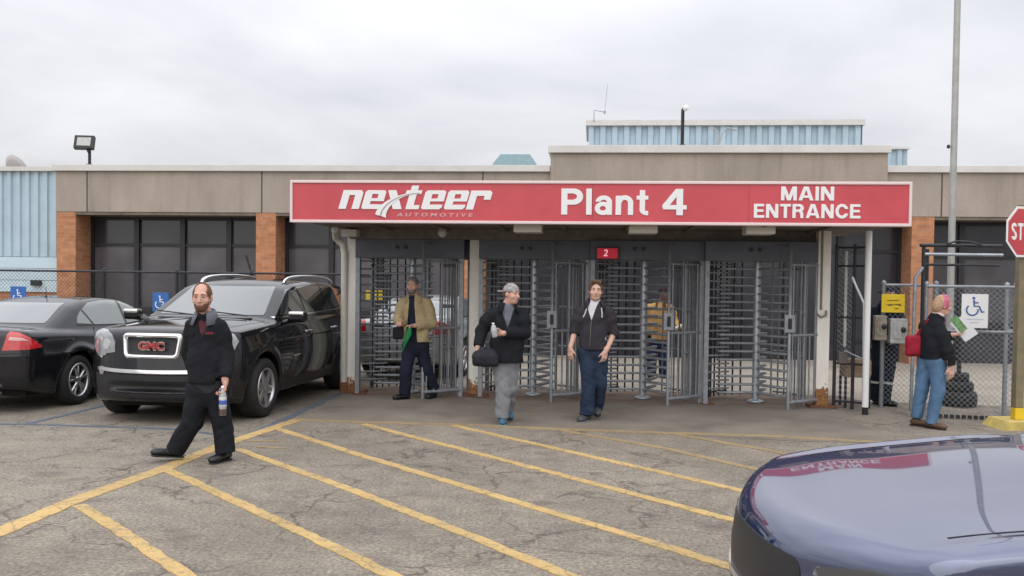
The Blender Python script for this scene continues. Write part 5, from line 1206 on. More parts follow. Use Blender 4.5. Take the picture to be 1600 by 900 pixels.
        p = wrist + d * 0.022 * k + w * 0.030 * k; u = unit(d * 0.75 + w * 0.62 + n * 0.25); q = p + u * 0.042 * k; F_.cone(p, q, 0.0125 * k, 0.0105 * k, 0.012)
        u2 = unit(d * 0.85 + w * 0.1 + n * (0.3 + curl / 60)); F_.cone(q, q + u2 * 0.032 * k, 0.0105 * k, 0.0088 * k, 0.004)
    def hair(s, m, cut=(0, 0.115, -0.045), cr=(0.078, 0.085, 0.125), grow_=0.009, low=-0.07, extra=None, amp=0.003):
        P = lambda x, y, z: s.head + s.R @ (np.array([x, y, z]) * s.hs); f = Field(s.head - 0.2, s.head + 0.2, 0.0055)
        f.ell(P(0, -0.014, 0.024), np.array((0.074 + grow_, 0.094 + grow_, 0.098 + grow_)) * s.hs, 0.0, s.R); f.ell(P(0, -0.035, -0.02), np.array((0.070, 0.070, 0.08)) * s.hs, 0.02, s.R)
        if extra: extra(f, P)
        f.ell(P(*cut), np.array(cr) * s.hs, 0.006, s.R, True)
        f.rbox(P(0, 0, low - 0.15), (0.3, 0.3, 0.15), 0.01, 0.01, s.R, True)
        f.rbox(P(0, 0.06, -0.12), (0.2, 0.085, 0.105), 0.01, 0.01, s.R, True)
        f.ripple(amp, lambda Q: np.sin(Q[:, 0] * 260 + 3 * np.sin(Q[:, 2] * 90)) * np.sin(Q[:, 1] * 170 + Q[:, 2] * 60))
        return f.mesh('hair', m, s.root)
    def beard(s, m, th=0.006):
        P = lambda x, y, z: s.head + s.R @ (np.array([x, y, z]) * s.hs); f = Field(s.head - 0.2, s.head + 0.2, 0.0055)
        f.ell(P(0, 0.022, -0.025), np.array((0.062 + th, 0.070 + th, 0.088 + th)) * s.hs, 0.0, s.R); f.ell(P(0, 0.042, -0.088), np.array((0.040 + th, 0.040 + th, 0.028 + th)) * s.hs, 0.035, s.R)
        f.ell(P(0, 0.11, 0.0), np.array((0.060, 0.06, 0.066)) * s.hs, 0.01, s.R, True); f.rbox(P(0, 0, 0.10), (0.3, 0.3, 0.11), 0.01, 0.01, s.R, True); f.ell(P(0, 0.10, -0.060), np.array((0.022, 0.03, 0.008)) * s.hs, 0.004, s.R, True)
        return f.mesh('beard', m, s.root)
    def folds(s, f, amp, zf=55, seedk=0.0):
        a = s.seed * 0.37 + seedk; rs = np.random.RandomState(int(s.seed) + int(seedk * 10)); K = []
        for i in range(7):
            th = rs.uniform(0.25, 1.25) * rs.choice([-1, 1]); k = rs.uniform(0.45, 1.25) * zf; K.append((k * math.sin(th), rs.uniform(-0.5, 0.5) * zf, k * math.cos(th), rs.uniform(0, 6.28)))
        def fn(Q):
            w = Q + 0.018 * np.stack([np.sin(Q[:, 2] * 19 + a), np.sin(Q[:, 0] * 23 + Q[:, 2] * 9), np.sin(Q[:, 1] * 18 + Q[:, 2] * 13 + a)], 1); o = 0
            for i, (kx, ky, kz, ph) in enumerate(K):
                v = np.abs(np.sin((w[:, 0] * kx + w[:, 1] * ky + w[:, 2] * kz) * 0.5 + ph)); env = 0.5 + 0.5 * np.sin(Q[:, 2] * (5 + i) + Q[:, 0] * (7 - i) + ph * 2)
                o = o + (0.5 - v ** 0.7) * env
            return o * 0.55
        f.ripple(amp * 1.35, fn)
    def trousers(s, legs, m, r_=(0.098, 0.076, 0.074), waist=None, name='trousers', torso=0, amp=0.006, wr=0.165, hem=0.035):
        f = s.field(0.0085); ty = s.headframe(torso)[:, 1]; hc = (legs[0][0] + legs[1][0]) / 2; wz = waist if waist is not None else hc[2] + 0.14
        f.cone(legs[0][0] + [0, 0, 0.02], legs[1][0] + [0, 0, 0.02], 0.105, 0.105, 0.03, sq=(ty, 0.9)); f.cone([hc[0], hc[1], wz], hc, wr * 0.93, wr, 0.04, sq=(ty, 0.70))
        for l in legs:
            f.cone(l[0], l[1], r_[0], r_[1], 0.025); e = l[2] + unit(l[2] - l[1]) * hem; f.cone(l[1], e, r_[1], r_[2], 0.02)
        s.folds(f, amp)
        for l in legs:   # flat hem
            d = unit(l[2] - l[1]); e = l[2] + d * (hem + 0.005); R_ = np.stack([unit(np.cross(d, [0.1, 1, 0.2])), unit(np.cross(d, np.cross(d, [0.1, 1, 0.2]))), d], 1); f.rbox(e + d * 0.12, (0.16, 0.16, 0.12), 0.01, 0.005, R_, True)
        return f.mesh(name, m, s.root)
    def top(s, neck, arms, hemz, m, name='jacket', chest=0.165, waist=0.165, fl=0.64, ar=(0.072, 0.060, 0.048), torso=0, amp=0.006, sleeve=1.0, vcut=None, hemc=None, hip=None, collar=True, mid=None):
        f = s.field(0.0085, 0.5); ty = s.headframe(torso)[:, 1]; sh = (arms[0][0] + arms[1][0]) / 2; c1 = np.array([sh[0], sh[1], sh[2] - 0.13]); hc = hemc if hemc is not None else np.array([(sh[0] * 0.4 + (hip if hip is not None else sh)[0] * 0.6), (hip if hip is not None else sh)[1], hemz])
        hc = np.array([hc[0], hc[1], hemz + 0.03]); md = (c1 + hc) / 2 if mid is None else mid
        [f.cone(neck + [0, 0, -0.045], a[0] + [0, 0, -0.028], 0.070, 0.050, 0.04) for a in arms]; f.cone(neck + [0, 0, -0.02], sh + [0, 0, -0.07], 0.072, 0.12, 0.05, sq=(ty, 0.8))
        f.cone(c1, md, chest, (chest + waist) / 2, 0.06, sq=(ty, fl)); f.cone(md, hc, (chest + waist) / 2, waist, 0.04, sq=(ty, fl * 1.05))
        for a in arms:
            f.cone(a[0] + [0, 0, -0.025], a[0] * 0.6 + a[1] * 0.4, ar[0] * 0.88, ar[0] * 0.98, 0.035); f.cone(a[0] * 0.6 + a[1] * 0.4, a[1], ar[0] * 0.98, ar[1], 0.03)
            if sleeve > 0: f.cone(a[1], a[1] + (a[2] - a[1]) * sleeve, ar[1], ar[2], 0.02)
        s.folds(f, amp, 48, 1.3)
        f.rbox([hc[0], hc[1], hemz - 0.25], (0.45, 0.45, 0.25), 0.01, 0.008, None, False) if False else None
        # hem plane, keeps the sleeves: only cut under the trunk
        f.rbox([hc[0], hc[1], hemz - 0.2], (waist * 1.0, 0.3, 0.2), 0.01, 0.006, None, True) if not s.__dict__.get('nohem') else None
        f.ell(neck + [0, 0, 0.075], (0.060, 0.066, 0.085), 0.01, None, True)
        for a in arms:
            e = a[1] + (a[2] - a[1]) * max(sleeve, 0.02); d = unit(a[2] - a[1]); R_ = np.stack([unit(np.cross(d, [0.1, 1, 0.2])), unit(np.cross(d, np.cross(d, [0.1, 1, 0.2]))), d], 1); f.rbox(e + d * 0.052, (0.075, 0.075, 0.05), 0.008, 0.004, R_, True)
        if vcut is not None: vcut(f)
        s.topf = f
        return f.mesh(name, m, s.root)
    def shoe(s, an, ang, m, L=0.285, tilt=0.0, name='shoe', r_=0.044, sole=None, lift=0.0):
        """ang: direction the toe points in the ground plane (0 = towards camera, 90 = viewer's right)"""
        d = np.array([math.sin(rad(ang)), -math.cos(rad(ang)), 0]); d = unit(d * math.cos(rad(tilt)) + np.array([0, 0, 1]) * math.sin(rad(tilt))); u = unit(np.cross(np.cross(d, [0, 0, 1]), d)); R_ = np.stack([np.cross(d, u), d, u], 1)
        heel = np.array([an[0], an[1], 0.045 + lift]) - d * 0.045 if tilt == 0 else an - u * 0.055 - d * 0.045
        f = Field(np.minimum(heel, heel + d * L) - 0.12, np.maximum(heel, heel + d * L) + 0.16, 0.006)
        f.cone(heel + u * 0.004, heel + d * (L - 0.09) - u * 0.002, r_ * 0.86, r_ * 0.98, 0.02, sq=(u, 0.85)); f.cone(heel + d * (L - 0.12), heel + d * (L - 0.075) - u * 0.008, r_, r_ * 0.88, 0.02, sq=(u, 0.68))
        f.cone(heel + d * 0.03 + u * 0.02, heel + d * 0.045 + u * 0.075, 0.040, 0.040, 0.03)
        f.rbox(heel + d * 0.1 - u * 0.145, (0.3, 0.3, 0.10), 0.01, 0.004, R_, True)
        o = f.mesh(name, m, s.root)
        g = Field(np.minimum(heel, heel + d * L) - 0.12, np.maximum(heel, heel + d * L) + 0.16, 0.006)
        g.cone(heel - u * 0.034, heel + d * (L - 0.09) - u * 0.034, r_ * 0.90, r_ * 1.03, 0.02); g.rbox(heel + d * 0.1 + u * 0.07, (0.3, 0.3, 0.10), 0.0, 0.002, R_, True); g.rbox(heel + d * 0.1 - u * 0.146, (0.3, 0.3, 0.10), 0.0, 0.002, R_, True)
        g.mesh('sole', sole or M_BLACK, o); return o
def vneck(c, w, hgt, ty, dep=0.09):
    """V shaped opening: c = bottom point of the V on the chest"""
    def fn(f):
        def d(P):
            q = P - c; t = q[..., 2]; x = np.abs(q[..., 0] * ty[1] * -1 + q[..., 1] * ty[0] * 1 if False else q @ np.array([ty[1], -ty[0], 0]))
            return np.maximum(np.maximum(x - t * w / hgt, -t), -(q @ ty) - dep) * 0.9
        f.op(c + [-0.25, -0.3, -0.02], c + [0.25, 0.3, hgt + 0.1], d, 0.01, True)
    return fn
def collar_mesh(s, neck, m, r_=0.085, h_=0.06, open_=40, torso=0, name='collar', th=0.010, lean=0.35):
    """turned collar with an open front"""
    n = 26; mb = MB(); v = []; a0 = torso
    for i in range(n + 1):
        a = rad(a0 + open_ + (360 - 2 * open_) * i / n); dx, dy = math.sin(a), -math.cos(a)
        k = abs(i / n - 0.5) * 2; ex = 0.0 + 0.03 * k ** 3
        for (rr, zz) in ((r_, -0.01), (r_ + 0.012, h_ * 0.9 - 0.03 * k), (r_ + 0.028, h_ * 0.55 - 0.05 * k), (r_ + 0.045 + ex, -0.045 - 0.05 * k)): v.append((neck[0] + dx * rr, neck[1] + dy * rr * 0.95 - 0.0, neck[2] + zz))
    f = []
    for i in range(n):
        for j_ in range(3): a = i * 4 + j_; f.append((a, a + 1, a + 5, a + 4))
    mb.add(v, f, True); o = mb.build(name, m, s.root); md = o.modifiers.new('s', 'SOLIDIFY'); md.thickness = th; md.offset = 0; return o

# ---- 1: man in black walking left, nearest the camera
M_JET = cloth('black_cloth', (0.014, 0.015, 0.019)); M_GREYC = cloth('grey_collar_cloth', (0.13, 0.135, 0.16))
p = Person(318, 720, 'bearded balding man in a black jacket walking left across the yellow line', M_SKIN_R); J = p.J; p.hairm = mat('hair_auburn', (0.13, 0.062, 0.03), 0.8, var=0.3, vscale=40)
legs = [(J(310, 612, 0.02), J(301, 660, 0.02), J(279, 699, 0.10)), (J(334, 612, 0.0), J(346, 660, -0.02), J(350, 700, -0.05))]
arms = [(J(301, 504, 0.05), J(295, 552, 0.16), J(304, 586, 0.10)), (J(343, 505, -0.02), J(353, 554, -0.03), J(348, 591, -0.14))]
neck = J(320, 492, 0.02)
p.build_body(J(315, 464, -0.02), -14, neck, arms, [None, dict(wrist=J(350, 594, -0.14), d=(-0.12, -0.15, -1), n=(-0.95, -0.1, 0.1), side=1, curl=42)], legs, -18, -4, 0, 1.06)
P_ = p
def hair_bald(f, P): f.ell(P(0, 0.055, 0.085), (0.058, 0.075, 0.05), 0.015, p.R, True)
p.hair(p.hairm, cut=(0, 0.12, -0.02), cr=(0.074, 0.10, 0.135), grow_=0.007, extra=hair_bald); p.beard(p.hairm, 0.004)
ty = p.headframe(-18)[:, 1]
p.top(neck, arms, J(0, 598)[2], M_JET, chest=0.155, waist=0.165, fl=0.76, ar=(0.068, 0.062, 0.054), torso=-18, amp=0.007, sleeve=0.93, vcut=vneck(J(313, 525, -0.13), 0.075, 0.17, ty), hip=J(322, 600))
f = Field(J(322, 604) - [0.25, 0.2, 0.05], J(322, 604) + [0.25, 0.2, 0.06], 0.008); f.cone(J(322, 606), J(322, 597), 0.158, 0.165, 0.01, sq=(ty, 0.66)); f.mesh('shirt_tail', cloth('charcoal_shirt', (0.035, 0.036, 0.042)), p.root)
collar_mesh(p, neck + [0, -0.005, 0.004], M_GREYC, 0.074, 0.066, 26, -22, th=0.008)
f = Field(neck - 0.2, neck + 0.15, 0.007); f.cone(neck + [0, 0, -0.03], neck + [0, -0.03, -0.16], 0.075, 0.105, 0.03, sq=(ty, 0.8)); f.ell(neck + [-0.01, -0.07, 0.03], (0.045, 0.06, 0.085), 0.01, None, True); f.mesh('shirt', cloth('maroon_shirt', (0.09, 0.03, 0.035)), p.root)
p.trousers(legs, M_JET, (0.102, 0.086, 0.086), J(0, 603)[2], torso=-18, amp=0.009, wr=0.150, hem=0.045)
for pts in ([(-0.026, 0), (0.0, 0.014)], [(0.0, 0.014), (0.03, 0.0)]): pass
b = MB(); random.seed(2); cx = J(333, 519, -0.2)
for i in range(9): b.box(-0.036 + i * 0.008, -0.031 + i * 0.008, -0.002, 0.006, -0.004 + 0.006 * math.sin(i * 1.9), 0.008 + 0.006 * math.sin(i * 2.7))
e_ = b.build('embroidery', mat('embroidery_red', (0.35, 0.02, 0.04), 0.7), p.root); e_.location = J(326, 519, -0.158); e_.rotation_euler = (rad(-8), 0, rad(-6))
M_SHOEB = mat('black_leather', (0.010, 0.010, 0.011), 0.35)
p.shoe(legs[0][2] + [-0.01, 0, 0], -78, M_SHOEB, 0.30, tilt=7); p.shoe(legs[1][2], -40, M_SHOEB, 0.29)
# bottle hanging from his hand
def bottle(name, label, loc, rz, H_, body, labelm, capm, tilt=(0, 0, 0)):
    r = empty(name, loc, rz, label, 'bottle'); r.rotation_euler = (tilt[0], tilt[1], rz)
    MB().lathe([(0, 0), (0.030, 0.0), (0.033, 0.01), (0.033, H_ * 0.30), (0.030, H_ * 0.36), (0.033, H_ * 0.42), (0.033, H_ * 0.68), (0.022, H_ * 0.82), (0.013, H_ * 0.88), (0.013, H_ * 0.94), (0, H_ * 0.94)], 20).build('bottle_body', body, r)
    MB().lathe([(0.0335, H_ * 0.30), (0.0345, H_ * 0.31), (0.0345, H_ * 0.62), (0.0335, H_ * 0.63)], 20).build('wrapper', labelm, r)
    MB().lathe([(0.0155, H_ * 0.93), (0.0155, H_), (0, H_)], 14).build('cap', capm, r); return r
M_PET = mat('clear_plastic', (0.33, 0.35, 0.38), 0.1, spec=0.6, coat=0.5)
def wpos(pp, v):
    a = pp.rz; return (pp.loc[0] + v[0] * math.cos(a) - v[1] * math.sin(a), pp.loc[1] + v[0] * math.sin(a) + v[1] * math.cos(a), v[2])
M_PETD = mat('brown_drink_bottle', (0.10, 0.06, 0.05), 0.12, coat=0.5)
bt = bottle('plastic_bottle', 'clear plastic bottle with a pale and blue wrapper hanging from the bearded man\'s hand', wpos(p, J(346, 646, -0.165)), 0, 0.27, M_PET, mat('wrapper_pale', (0.55, 0.55, 0.52), 0.4, var=0.3, vscale=30), M_WHITE)
MB().lathe([(0.0350, 0.10), (0.0352, 0.135), (0.0350, 0.14)], 20).build('blue_band', mat('wrapper_blue', (0.06, 0.12, 0.42), 0.4), bt)
MB().lathe([(0.0335, 0.004), (0.0342, 0.01), (0.0342, 0.055), (0.0335, 0.06)], 20).build('drink', M_PETD, bt)

# ---- 2: man in the tan jacket stepping out of the first turnstile
M_TAN = cloth('tan_canvas', (0.42, 0.33, 0.19)); M_NAVY = cloth('navy_cloth', (0.018, 0.022, 0.038)); M_BLK = cloth('black_knit', (0.016, 0.017, 0.020))
p = Person(652, 624, 'man in an open tan jacket over dark clothes stepping out of the leftmost turnstile', M_SKIN_R); J = p.J; p.hairm = mat('hair_grey', (0.16, 0.14, 0.125), 0.8, var=0.3, vscale=40)
legs = [(J(640, 541, 0), J(634, 580, -0.05), J(633, 611, 0.0)), (J(657, 541, 0.02), J(666, 578, 0.05), J(677, 606, 0.14))]
arms = [(J(628, 471, 0.02), J(621, 500, -0.04), J(628, 496 + 9, -0.22)), (J(666, 471, 0.0), J(674, 505, -0.02), J(646, 508, -0.20))]
neck = J(646, 463, 0.0)
p.build_body(J(643, 446, -0.03), -16, neck, arms, [dict(wrist=J(627, 503, -0.22), d=(-0.3, -0.9, 0.1), n=(0.2, 0, -1), side=-1, curl=38), dict(wrist=J(644, 508, -0.20), d=(-1, -0.35, -0.05), n=(0.1, -0.2, -1), side=1, curl=38)], legs, -12, 0, 0, 1.0)
p.hair(p.hairm, cut=(0, 0.12, -0.03), grow_=0.007); p.beard(p.hairm, 0.0045)
ty = p.headframe(-12)[:, 1]
p.top(neck, arms, J(0, 545)[2], M_NAVY, name='shirt', chest=0.15, waist=0.15, fl=0.66, ar=(0.05, 0.045, 0.035), torso=-12, amp=0.004, sleeve=0.8, hip=J(648, 540))
def front_gap(f):
    def d(P):
        q = P - J(642, 500, -0.10); x = q @ np.array([ty[1] * -1, ty[0], 0]); x = q[..., 0]; return np.maximum(np.abs(x + 0.00) - (0.055 + 0.02 * np.clip(-q[..., 2] * 4, -1, 2)), q[..., 1] - 0.06)
    f.op(J(642, 500) + [-0.16, -0.35, -0.5], J(642, 500) + [0.16, 0.1, 0.35], d, 0.012, True)
p.top(neck, arms, J(0, 534)[2], M_TAN, chest=0.172, waist=0.185, fl=0.70, ar=(0.076, 0.070, 0.058), torso=-12, amp=0.007, sleeve=0.86, vcut=front_gap, hip=J(650, 540))
collar_mesh(p, neck, M_TAN, 0.078, 0.055, 42, -12)
p.trousers(legs, M_NAVY, (0.100, 0.082, 0.078), J(0, 530)[2], torso=-12, amp=0.007, wr=0.15)
p.shoe(legs[0][2], -60, M_SHOEB, 0.28); p.shoe(legs[1][2], -30, M_SHOEB, 0.28, lift=0.0)
# green lanyard cloth in his hand and a dark lunch pouch
o = MB().tube([J(640, 508, -0.25), J(636, 522, -0.26), J(632, 536, -0.25), J(629, 546, -0.24)], [0.022, 0.03, 0.020, 0.008], 8).tube([J(640, 508, -0.25), J(640, 520, -0.27), J(634, 534, -0.27)], [0.02, 0.024, 0.012], 8).build('green_cloth', cloth('green_cloth', (0.02, 0.22, 0.07)))
p.place(o); tag(o, 'bright green cloth hanging from the hand of the man in the tan jacket', 'cloth')
f = Field(J(622, 520, -0.2) - 0.2, J(622, 520, -0.2) + 0.2, 0.008); f.rbox(J(622, 519, -0.24), (0.075, 0.05, 0.085), 0.03, 0); f.cone(J(622, 510, -0.24), J(626, 503, -0.24), 0.012, 0.012, 0.01); o = f.mesh('lunch_pouch', M_BLK); p.place(o); tag(o, 'small black pouch held low by the man in the tan jacket', 'pouch')

# ---- 3: man in the black coat with the duffel bag
M_GREYSW = cloth('grey_sweatpants', (0.21, 0.215, 0.23), 0.9, 0.12)
p = Person(786, 661, 'man in a black coat and grey sweatpants with a backwards cap, carrying a bag', M_SKIN_R); J = p.J; p.hairm = mat('hair_brown', (0.09, 0.055, 0.03), 0.8, var=0.3, vscale=40)
legs = [(J(780, 568, 0.02), J(786, 610, -0.04), J(784, 648, -0.06)), (J(796, 568, 0.02), J(796, 607, 0.06), J(793, 640, 0.20))]
arms = [(J(765, 489, 0.0), J(750, 520, 0.02), J(746, 543, -0.08)), (J(816, 489, 0.03), J(818, 520, -0.02), J(784, 519, -0.20))]
neck = J(791, 476, 0.01)
p.build_body(J(797, 459, -0.02), 50, neck, arms, [dict(wrist=J(745, 545, -0.08), d=(0.05, -0.1, -1), n=(0.9, -0.1, 0.1), side=-1, curl=55), dict(wrist=J(782, 519, -0.20), d=(-1, -0.3, 0.1), n=(0.05, -0.9, -0.3), side=1, curl=50)], legs, 8, -4, 0, 1.0, True)
def cap_f(m):
    P = lambda x, y, z: p.head + p.R @ np.array([x, y, z]); f = Field(p.head - 0.22, p.head + 0.22, 0.006)
    f.ell(P(0, -0.012, 0.030), (0.086, 0.106, 0.102), 0, p.R); f.rbox(P(0, 0, -0.10), (0.3, 0.3, 0.125), 0.0, 0.008, p.R, True)
    f.rbox(P(0, -0.125, 0.020), (0.062, 0.055, 0.008), 0.007, 0.012, p.R); return f.mesh('cap', m, p.root)
cap_f(mat('cap_camo', (0.30, 0.28, 0.27), 0.8, var=0.55, vscale=26)); p.hair(p.hairm, grow_=0.003, low=-0.04)
ty = p.headframe(8)[:, 1]
p.top(neck, arms, J(0, 565)[2], cloth('heather_shirt', (0.15, 0.16, 0.19)), name='shirt', chest=0.15, waist=0.15, fl=0.66, ar=(0.05, 0.045, 0.035), torso=8, amp=0.003, sleeve=0.7, hip=J(788, 560))
p.top(neck, arms, J(0, 566)[2], M_JET, name='coat', chest=0.178, waist=0.198, fl=0.70, ar=(0.078, 0.070, 0.058), torso=8, amp=0.007, sleeve=0.90, vcut=vneck(J(792, 513, -0.13), 0.07, 0.22, ty), hip=J(790, 560))
collar_mesh(p, neck, M_JET, 0.078, 0.06, 36, 12)
p.trousers(legs, M_GREYSW, (0.100, 0.086, 0.078), J(0, 550)[2], torso=8, amp=0.009, wr=0.155, hem=0.03)
M_SHOEBL = mat('blue_shoe', (0.035, 0.11, 0.18), 0.6, var=0.6, vscale=30)
p.shoe(legs[0][2], 4, M_SHOEBL, 0.28, sole=mat('pale_sole', (0.25, 0.35, 0.42), 0.6)); p.shoe(legs[1][2] + [0, 0, 0.02], 15, M_SHOEBL, 0.28, tilt=-22)
f = Field(J(757, 553, -0.15) - 0.32, J(757, 553, -0.15) + 0.3, 0.008); c = J(758, 555, -0.12)
f.rbox(c + [0.0, 0, -0.045], (0.155, 0.085, 0.075), 0.05, 0.0); f.cone(c + [-0.07, 0, 0.0], c + [0.07, 0, 0.03], 0.07, 0.055, 0.04); p.folds(f, 0.006, 60)
for dy in (-0.03, 0.03): 
    for a_, b_2 in ((c + [-0.07, dy, 0.06], c + [-0.07 + 0.01, dy * 0.3, 0.105]), (c + [0.06, dy, 0.06], c + [-0.04, dy * 0.3, 0.105])): f.cone(a_, b_2, 0.010, 0.010, 0.004)
o = f.mesh('duffel_bag', cloth('bag_nylon', (0.022, 0.023, 0.03), 0.6)); p.place(o); tag(o, 'small dark duffel bag in the hand of the man in the black coat', 'bag')
bottle('water_bottle', 'clear water bottle held at the chest by the man in the black coat', wpos(p, J(772, 525, -0.265)), 0, 0.17, M_PET, mat('wrapper_white', (0.42, 0.44, 0.48), 0.5), M_WHITE, (0, rad(-8), 0))

# ---- 4: young man in the zip hoodie
M_HOOD = cloth('charcoal_hoodie', (0.040, 0.036, 0.044)); M_JEAN = cloth('dark_denim', (0.022, 0.035, 0.062), 0.85, 0.55, 5)
p = Person(923, 656, 'smiling young man in a charcoal zip hoodie and faded dark jeans walking forward', M_SKIN); J = p.J; p.hairm = mat('hair_sandy', (0.10, 0.058, 0.03), 0.8, var=0.3, vscale=40)
legs = [(J(914, 553, 0.02), J(919, 600, -0.07), J(917, 641, -0.12)), (J(936, 553, 0.02), J(937, 600, 0.02), J(932, 634, 0.14))]
arms = [(J(904, 484, 0.0), J(896, 520, 0.03), J(890, 543, -0.06)), (J(949, 484, 0.0), J(957, 520, 0.03), J(946, 546, -0.07))]
neck = J(927, 471, 0.0)
p.build_body(J(928, 454, -0.03), 2, neck, arms, [dict(wrist=J(890, 545, -0.06), d=(0.0, -0.1, -1), n=(0.6, 0.8, 0), side=1, curl=24), dict(wrist=J(944, 548, -0.07), d=(-0.15, -0.15, -1), n=(-0.6, 0.8, 0), side=-1, curl=30)], legs, 0, 0, 3, 1.02, True)
p.hair(p.hairm, cut=(0, 0.12, -0.03), cr=(0.077, 0.115, 0.132), grow_=0.011, low=-0.03, amp=0.006, extra=lambda f, P: f.cone(P(-0.045, 0.05, 0.105), P(0.04, 0.06, 0.11), 0.022, 0.026, 0.02))
ty = p.headframe(0)[:, 1]
p.top(neck, arms, J(0, 545)[2], M_WHITE if False else cloth('white_tee', (0.62, 0.62, 0.66), 0.9, 0.05), name='tee_shirt', chest=0.150, waist=0.148, fl=0.64, ar=(0.05, 0.04, 0.03), amp=0.002, sleeve=0.0, hip=J(925, 550))
p.top(neck, arms, J(0, 546)[2], M_HOOD, name='hoodie', chest=0.162, waist=0.162, fl=0.68, ar=(0.070, 0.060, 0.056), amp=0.006, sleeve=0.14, vcut=vneck(J(922, 500, -0.14), 0.060, 0.19, ty), hip=J(925, 550))
collar_mesh(p, neck + [0, 0.0, -0.005], M_HOOD, 0.080, 0.055, 44, 0, 'hood', 0.018)
M_CORD = mat('pale_cord', (0.55, 0.53, 0.52), 0.8)
MB().tube([J(914, 482, -0.135), J(912, 489, -0.158), J(909, 495, -0.160)], 0.007, 6).build('drawstring', M_CORD, p.root); MB().tube([J(937, 480, -0.135), J(938, 488, -0.158), J(938, 495, -0.160)], 0.007, 6).build('drawstring', M_CORD, p.root)
MB().tube([J(922, 500, -0.142), J(921, 508, -0.150), J(920, 540, -0.130)], 0.004, 6).build('zip', mat('zip_grey', (0.2, 0.2, 0.2), 0.4, 0.5), p.root)
p.trousers(legs, M_JEAN, (0.098, 0.078, 0.084), J(0, 540)[2], amp=0.009, wr=0.150, hem=0.045, name='jeans')
M_SNK = mat('grey_sneaker', (0.05, 0.05, 0.052), 0.6, var=0.5, vscale=40)
p.shoe(legs[0][2], -28, M_SNK, 0.29, sole=mat('dirty_sole', (0.22, 0.21, 0.20), 0.7)); p.shoe(legs[1][2] + [0, 0, 0.02], 5, M_SNK, 0.28, tilt=-20)

# ---- 5: man in the brown work jacket behind the turnstiles
M_DUCK = cloth('brown_duck_canvas', (0.42, 0.25, 0.095))
p = Person(1027, 590, 'man in a brown work jacket and cap standing behind the turnstile bars', M_SKIN_D); J = p.J; p.hairm = M_EYE
legs = [(J(1019, 533, 0), J(1018, 560, 0), J(1018, 584, 0)), (J(1035, 533, 0), J(1036, 560, 0), J(1037, 584, 0))]
arms = [(J(1011, 480, 0), J(1006, 506, 0.0), J(1010, 526, -0.08)), (J(1045, 480, 0), J(1051, 504, 0.0), J(1057, 512, -0.25))]
neck = J(1030, 474)
p.build_body(J(1035, 459, -0.02), 14, neck, arms, [dict(wrist=J(1010, 527, -0.08), d=(0, 0, -1), n=(1, 0.3, 0), side=-1, curl=30), dict(wrist=J(1057, 512, -0.25), d=(0.4, -0.9, 0.1), n=(-0.5, 0, -0.8), side=-1, curl=40)], legs, 4, 0, 0, 1.0)
cap_f(cloth('dark_cap', (0.03, 0.015, 0.02)))
p.top(neck, arms, J(0, 531)[2], M_DUCK, chest=0.20, waist=0.20, fl=0.68, ar=(0.088, 0.08, 0.07), amp=0.007, sleeve=0.95, hip=J(1027, 530)); collar_mesh(p, neck, cloth('brown_corduroy', (0.10, 0.05, 0.03)), 0.078, 0.05, 30, 4)
p.trousers(legs, cloth('blue_denim_dark', (0.020, 0.032, 0.075), 0.85, 0.3), (0.10, 0.085, 0.082), J(0, 520)[2], amp=0.007, wr=0.16, name='jeans'); p.shoe(legs[0][2], -10, M_SHOEB); p.shoe(legs[1][2], 12, M_SHOEB)
o = MB().tube([J(1052, 512, -0.33), J(1062, 508, -0.35), J(1066, 512, -0.36)], [0.03, 0.045, 0.03], 8).build('paper_bag', mat('pale_paper', (0.62, 0.58, 0.50), 0.7, var=0.2)); p.place(o); tag(o, 'small pale bundle in the hand of the man in the brown work jacket', 'bundle')

# ---- 6: woman with the red bag, seen from behind
M_JEANL = cloth('light_denim', (0.095, 0.175, 0.29), 0.85, 0.3, 4)
p = Person(1452, 668, 'woman in a black sweater and light blue jeans with a pink headscarf walking right', M_SKIN); J = p.J; p.hairm = mat('hair_blonde', (0.42, 0.27, 0.17), 0.8, var=0.3, vscale=40)
legs = [(J(1446, 563, 0.05), J(1440, 608, 0.05), J(1434, 650, 0.06)), (J(1461, 563, -0.04), J(1463, 608, -0.06), J(1455, 656, -0.07))]
arms = [(J(1443, 508, 0.08), J(1452, 535, 0.14), J(1482, 523, 0.10)), (J(1460, 507, -0.08), J(1473, 545, -0.10), J(1480, 570, -0.12))]
neck = J(1459, 493)
p.build_body(J(1467, 477, 0.0), 112, neck, arms, [dict(wrist=J(1482, 523, 0.10), d=(1, 0, 0.25), n=(0, -0.3, 1), side=1, curl=35), dict(wrist=J(1480, 571, -0.12), d=(0.12, -0.05, -1), n=(-0.6, 0.8, 0), side=-1, curl=24)], legs, 105, -8, 0, 0.96)
def bun(f, P): f.ell(P(0, -0.07, -0.02), (0.065, 0.055, 0.075), 0.02, p.R)
p.hair(p.hairm, grow_=0.012, low=-0.09, extra=bun, amp=0.004)
P2 = lambda x, y, z: p.head + p.R @ (np.array([x, y, z]) * 0.96); f = Field(p.head - 0.2, p.head + 0.2, 0.006)
f.ell(P2(0, -0.010, 0.030), (0.090, 0.108, 0.108), 0, p.R); f.rbox(P2(0, -0.155, 0.0), (0.3, 0.12, 0.3), 0.0, 0.01, p.R, True); f.rbox(P2(0, 0.175, -0.05), (0.3, 0.12, 0.3), 0, 0.01, p.R, True); f.rbox(P2(0, 0, -0.25), (0.3, 0.3, 0.19), 0, 0.01, p.R, True)
f.mesh('headscarf', mat('pink_scarf', (0.48, 0.13, 0.20), 0.7, var=0.7, vscale=24), p.root)
